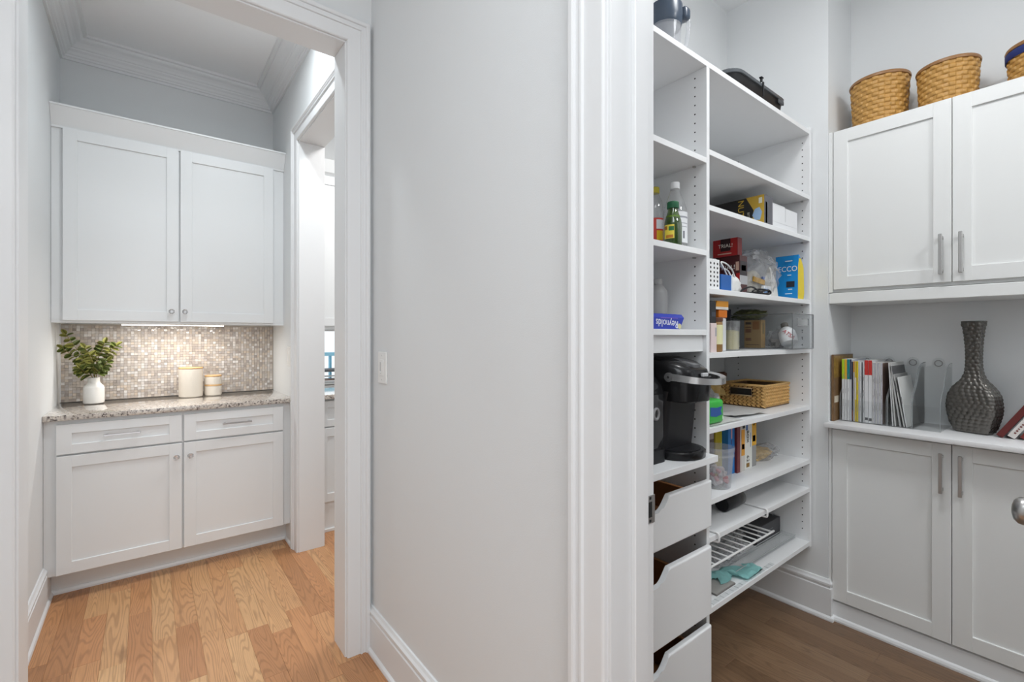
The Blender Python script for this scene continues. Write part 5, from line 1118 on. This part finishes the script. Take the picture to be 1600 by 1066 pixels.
# -- seventh shelf
z7 = SZ[6] + 0.0004
t = thing('candy_tub', 'clear plastic tub of pink and white wrapped sweets on the seventh shelf', 'tub', (1.732, 0.940, z7)); tx, ty = 1.732, 0.940
bm = nb(); lathe(bm, [(0.046, z7), (0.050, z7 + 0.003), (0.061, z7 + 0.140), (0.064, z7 + 0.141), (0.0645, z7 + 0.154), (0.060, z7 + 0.155), (0.048, z7 + 0.006), (0.001, z7 + 0.005)], tx, ty, 36); obj('tub_body', bm, M['tub'], t, smooth=True)
bm = nb(); lathe(bm, [(0.0602, z7 + 0.120), (0.0630, z7 + 0.122), (0.0630, z7 + 0.127), (0.0608, z7 + 0.129)], tx, ty, 36, caps=False); obj('rib', bm, M['tub'], t, smooth=True)
cand = [flat(206, 80, 96), flat(232, 226, 226), flat(216, 150, 156), flat(224, 210, 210), flat(190, 186, 188)]
for i in range(46):
    rr = 0.036 * math.sqrt(random.random()); a = random.uniform(0, 6.28); zz = z7 + 0.016 + random.random() ** 1.4 * 0.055
    bm = nb(); c = (tx + rr * math.cos(a), ty + rr * math.sin(a), zz)
    box(bm, c[0] - 0.0095, c[0] + 0.0095, c[1] - 0.0055, c[1] + 0.0055, c[2] - 0.0055, c[2] + 0.0055, bev=0.002, rot=Matrix.Rotation(random.uniform(0, 3.14), 3, 'Z') @ Matrix.Rotation(random.uniform(-0.9, 0.9), 3, 'Y'))
    o = tag(obj('wrapped_sweet', bm, random.choice(cand)), 'small pink or white wrapped sweet heaped inside the clear tub', 'sweet', 'sweets in the clear tub')
def upright(name, label, cat, x0, x1, y0, d, h, m, decals=(), rz=0.0): return carton(name, label, cat, x0, x1, y0, y0 + d, z7, z7 + h, m, rotz=rz, decals=decals)
upright('food_box', 'brown patterned carton behind the sweets tub', 'box', 1.790, 1.846, 1.012, 0.06, 0.222, flat(96, 80, 76), (('f', 0.2, 0.9, 0.7, 0.82, flat(170, 156, 150)), ('f', 0.3, 0.8, 0.86, 0.92, flat(190, 178, 170))))
upright('food_box', 'mustard yellow carton behind the sweets tub', 'box', 1.849, 1.899, 1.008, 0.06, 0.222, flat(190, 168, 28), (('f', 0.85, 1.0, 0, 1, flat(214, 206, 60)),))
t = upright('food_box', 'blue carton with red and white print behind the sweets tub', 'box', 1.902, 1.956, 0.982, 0.055, 0.224, flat(36, 120, 190), (('f', 0.42, 0.60, 0.66, 0.88, flat(200, 150, 160)), ('f', 0.46, 0.56, 0.56, 0.64, flat(70, 60, 110))))
upright('food_box', 'slim dark red carton right of the blue one', 'box', 1.958, 1.992, 0.972, 0.15, 0.221, flat(112, 40, 44), (('f', 0.7, 1.0, 0.0, 1.0, flat(190, 180, 176)),))
upright('food_box', 'slim orange and white carton left of the tall white box', 'box', 1.994, 2.030, 0.974, 0.15, 0.222, flat(206, 202, 196), (('f', 0.1, 0.9, 0.30, 0.80, flat(230, 160, 50)), ('f', 0.2, 0.8, 0.42, 0.52, flat(200, 70, 40)), ('f', 0.4, 1.0, 0.82, 1.0, flat(40, 40, 34))))
t = upright('food_box', 'tall white box with black lettering down its front', 'box', 2.033, 2.098, 0.976, 0.15, 0.223, flat(228, 228, 222), (('f', 0.15, 0.4, 0.76, 1.0, flat(60, 100, 170)), ('f', 0.2, 0.62, 0.04, 0.12, flat(140, 104, 40)), ('f', 0.75, 0.82, 0.42, 0.7, flat(130, 150, 190))))
text('BOX', 0.026, (2.057, 0.9752, z7 + 0.142), (0, 0, -1), (1, 0, 0), flat(60, 56, 50), t); text('62', 0.030, (2.058, 0.9752, z7 + 0.046), (0, 0, -1), (1, 0, 0), flat(70, 62, 52), t)
t = upright('food_box', 'amber yellow carton right of the tall white box', 'box', 2.101, 2.150, 0.982, 0.14, 0.221, flat(150, 150, 148), (('f', 0.0, 1.0, 0.42, 1.0, flat(232, 174, 40)), ('f', 0.3, 0.8, 0.5, 0.62, flat(90, 60, 30)), ('f', 0.4, 0.7, 0.82, 1.0, flat(150, 100, 24))))
t = thing('snack_bag', 'flat clear bag of tan snacks lying right of the cartons', 'packet', (2.28, 1.08, z7))
bm = nb(); sphere_blob(bm, (2.30, 1.04, z7 + 0.028), (0.13, 0.070, 0.034), 15.1, 0.3, 2.6, 3, z7 + 0.001); obj('film', bm, M['bag'], t)
bm = nb(); sphere_blob(bm, (2.275, 1.04, z7 + 0.026), (0.100, 0.050, 0.028), 16.1, 0.3, 3.6, 3, z7 + 0.002); obj('snack_filling', bm, mat('tan_snack', srgb(196, 168, 116), 0.6, var=0.3, vscale=60), t)
# -- eighth shelf
z8 = SZ[7] + 0.0004
t = thing('black_flask', 'black cylindrical flask lying on the eighth shelf', 'flask', (1.90, 0.972, z8))
def hcyl(prof, nm, m, y=0.972):
    bm = nb(); loft(bm, [[(h, y + r * math.cos(2 * math.pi * i / 24), z8 + 0.0325 + r * math.sin(2 * math.pi * i / 24)) for i in range(24)] for r, h in prof]); obj(nm, bm, m, t, smooth=True)
hcyl([(0.029, 1.83), (0.032, 1.835), (0.032, 1.930), (0.030, 1.934)], 'body', M['blackm']); hcyl([(0.0295, 1.9345), (0.0305, 1.938), (0.0305, 1.974), (0.027, 1.979)], 'cap', flat(70, 68, 66, 0.3))
# hanging wire rack
wr = thing('wire_rack', 'white wire under-shelf rack hooked on the eighth shelf', 'rack', (1.85, 1.0, 0.463))
zr = 0.463; rx0, rx1, ry0, ry1 = 1.592, 2.110, 0.897, 1.16
bm = nb(); tube(bm, smoothpts([(rx0, ry1, zr), (rx0, ry0 + 0.02, zr), (rx0 + 0.006, ry0 + 0.004, zr), (rx0 + 0.02, ry0, zr), (rx1 - 0.02, ry0, zr), (rx1 - 0.006, ry0 + 0.004, zr), (rx1, ry0 + 0.02, zr), (rx1, ry1, zr)], 4), 0.0042, 8); obj('frame_wire', bm, M['wire'], wr, smooth='all')
bm = nb(); tube(bm, [(rx0, ry1, zr), (rx1, ry1, zr)], 0.0042, 8); obj('frame_wire', bm, M['wire'], wr, smooth='all')
n = 11
for i in range(1, n):
    x = rx0 + (rx1 - rx0) * i / n; bm = nb(); tube(bm, [(x, ry0, zr + 0.003), (x, ry1, zr + 0.003)], 0.0030, 7); obj('cross_wire', bm, M['wire'], wr, smooth='all')
for x in (1.612, 1.992):
    bm = nb(); tube(bm, smoothpts([(x, 1.22, z8 + 0.0055), (x, 1.10, z8 + 0.0055), (x, 0.90, z8 + 0.0055), (x, 0.872, z8 + 0.0045), (x, 0.866, z8 - 0.006), (x, 0.867, z8 - 0.024), (x, 0.878, z8 - 0.0275), (x, 0.92, z8 - 0.0275), (x, 1.12, z8 - 0.0275), (x, 1.155, z8 - 0.034), (x, 1.16, z8 - 0.06), (x, 1.16, zr)], 4), 0.0042, 8); obj('hook_wire', bm, M['wire'], wr, smooth='all')
# -- bottom shelf
z9 = SZ[8] + 0.0004
t = carton('storage_box', 'dark charcoal lidded box on the bottom shelf', 'box', 2.200, 2.438, 1.000, 1.215, z9, z9 + 0.082, M['charcoal'])
text('ninetyn', 0.018, (2.325, 0.9994, z9 + 0.05), (1, 0, 0), (0, 0, 1), flat(104, 104, 108), t) if False else None
bm = nb(); box(bm, 2.29, 2.36, 0.9992, 1.0, z9 + 0.046, z9 + 0.050); obj('print_line', bm, flat(110, 110, 114), t)
t = thing('plastic_tray', 'long clear plastic tray insert along the bottom shelf', 'tray', (2.12, 0.955, z9))
bm = nb(); box(bm, 1.86, 2.44, 0.935, 0.990, z9, z9 + 0.003); box(bm, 1.86, 2.44, 0.932, 0.935, z9, z9 + 0.016); box(bm, 1.86, 2.44, 0.990, 0.993, z9, z9 + 0.016); box(bm, 2.437, 2.44, 0.935, 0.99, z9, z9 + 0.016); box(bm, 1.86, 1.863, 0.935, 0.99, z9, z9 + 0.016)
obj('tray_body', bm, M['acrylic'], t)
bm = nb(); tube(bm, [(1.86, 0.932, z9 + 0.016), (2.44, 0.932, z9 + 0.016)], 0.0014, 5); tube(bm, [(1.86, 0.992, z9 + 0.016), (2.44, 0.992, z9 + 0.016)], 0.0014, 5); obj('edge', bm, flat(186, 188, 190, 0.2), t)
bm = nb(); sphere_blob(bm, (1.96, 1.05, z9 + 0.050), (0.16, 0.062, 0.055), 21.3, 0.35, 3.2, 4, z9 + 0.001, 0.8); tag(obj('plastic_wrap', bm, M['bag']), 'crumpled clear plastic wrap under the white wire rack', 'wrap')
t = thing('dark_tile', 'thin dark grey tile under the teal cloth', 'tile', (1.73, 0.945, z9))
bm = nb(); box(bm, 1.66, 1.80, 0.900, 0.985, z9, z9 + 0.006, bev=0.001); obj('slab', bm, M['slate'], t)
bm = nb(); box(bm, 1.662, 1.798, 0.902, 0.983, z9 + 0.006, z9 + 0.0075); obj('face', bm, flat(160, 158, 154), t)
# teal cloth
bm = nb(); G = []
for i in range(29):
    row = []
    for j in range(11):
        u, v = i / 28, j / 10
        cxl = 1.735 + 0.235 * u; wid = 0.020 + 0.026 * abs(math.sin(2.3 * u * math.pi + 0.4)) + 0.012 * u
        cyl = 0.955 - 0.040 * u + 0.022 * math.sin(u * 5.5)
        x = cxl + 0.02 * math.sin(v * 4 + u * 6); y = cyl + (v - 0.5) * 2 * wid
        z = z9 + 0.0100 + 0.020 * abs(noise.noise(Vector((u * 7, v * 3.5, 2.2)))) * (0.35 + math.sin(math.pi * v)) + 0.012 * math.sin(math.pi * v) * math.sin(math.pi * min(1, u * 1.6))
        if y < 0.905: z -= 0.002
        row.append(bm.verts.new((x, max(y, 0.880), z)))
    G.append(row)
for i in range(28):
    for j in range(10): bm.faces.new((G[i][j], G[i + 1][j], G[i + 1][j + 1], G[i][j + 1]))
r = bmesh.ops.solidify(bm, geom=list(bm.faces), thickness=0.0015)
tag(obj('cleaning_cloth', bm, M['teal'], smooth='all'), 'crumpled teal cloth on the bottom shelf under the wire rack', 'cloth')
# ribbed clear liner at the front of the bottom shelf
t = thing('shelf_liner', 'thin clear ribbed liner strip at the bottom shelf front', 'liner', (1.83, 0.888, z9))
bm = nb(); box(bm, 1.60, 2.09, 0.879, 0.897, z9, z9 + 0.0008); 
obj('strip', bm, M['acrylic'], t)
bm = nb()
for k in range(14): box(bm, 1.60 + k * 0.036, 1.602 + k * 0.036, 0.879, 0.897, z9 + 0.0007, z9 + 0.0016)
obj('rib', bm, flat(206, 208, 210, 0.2), t, kind='stuff')
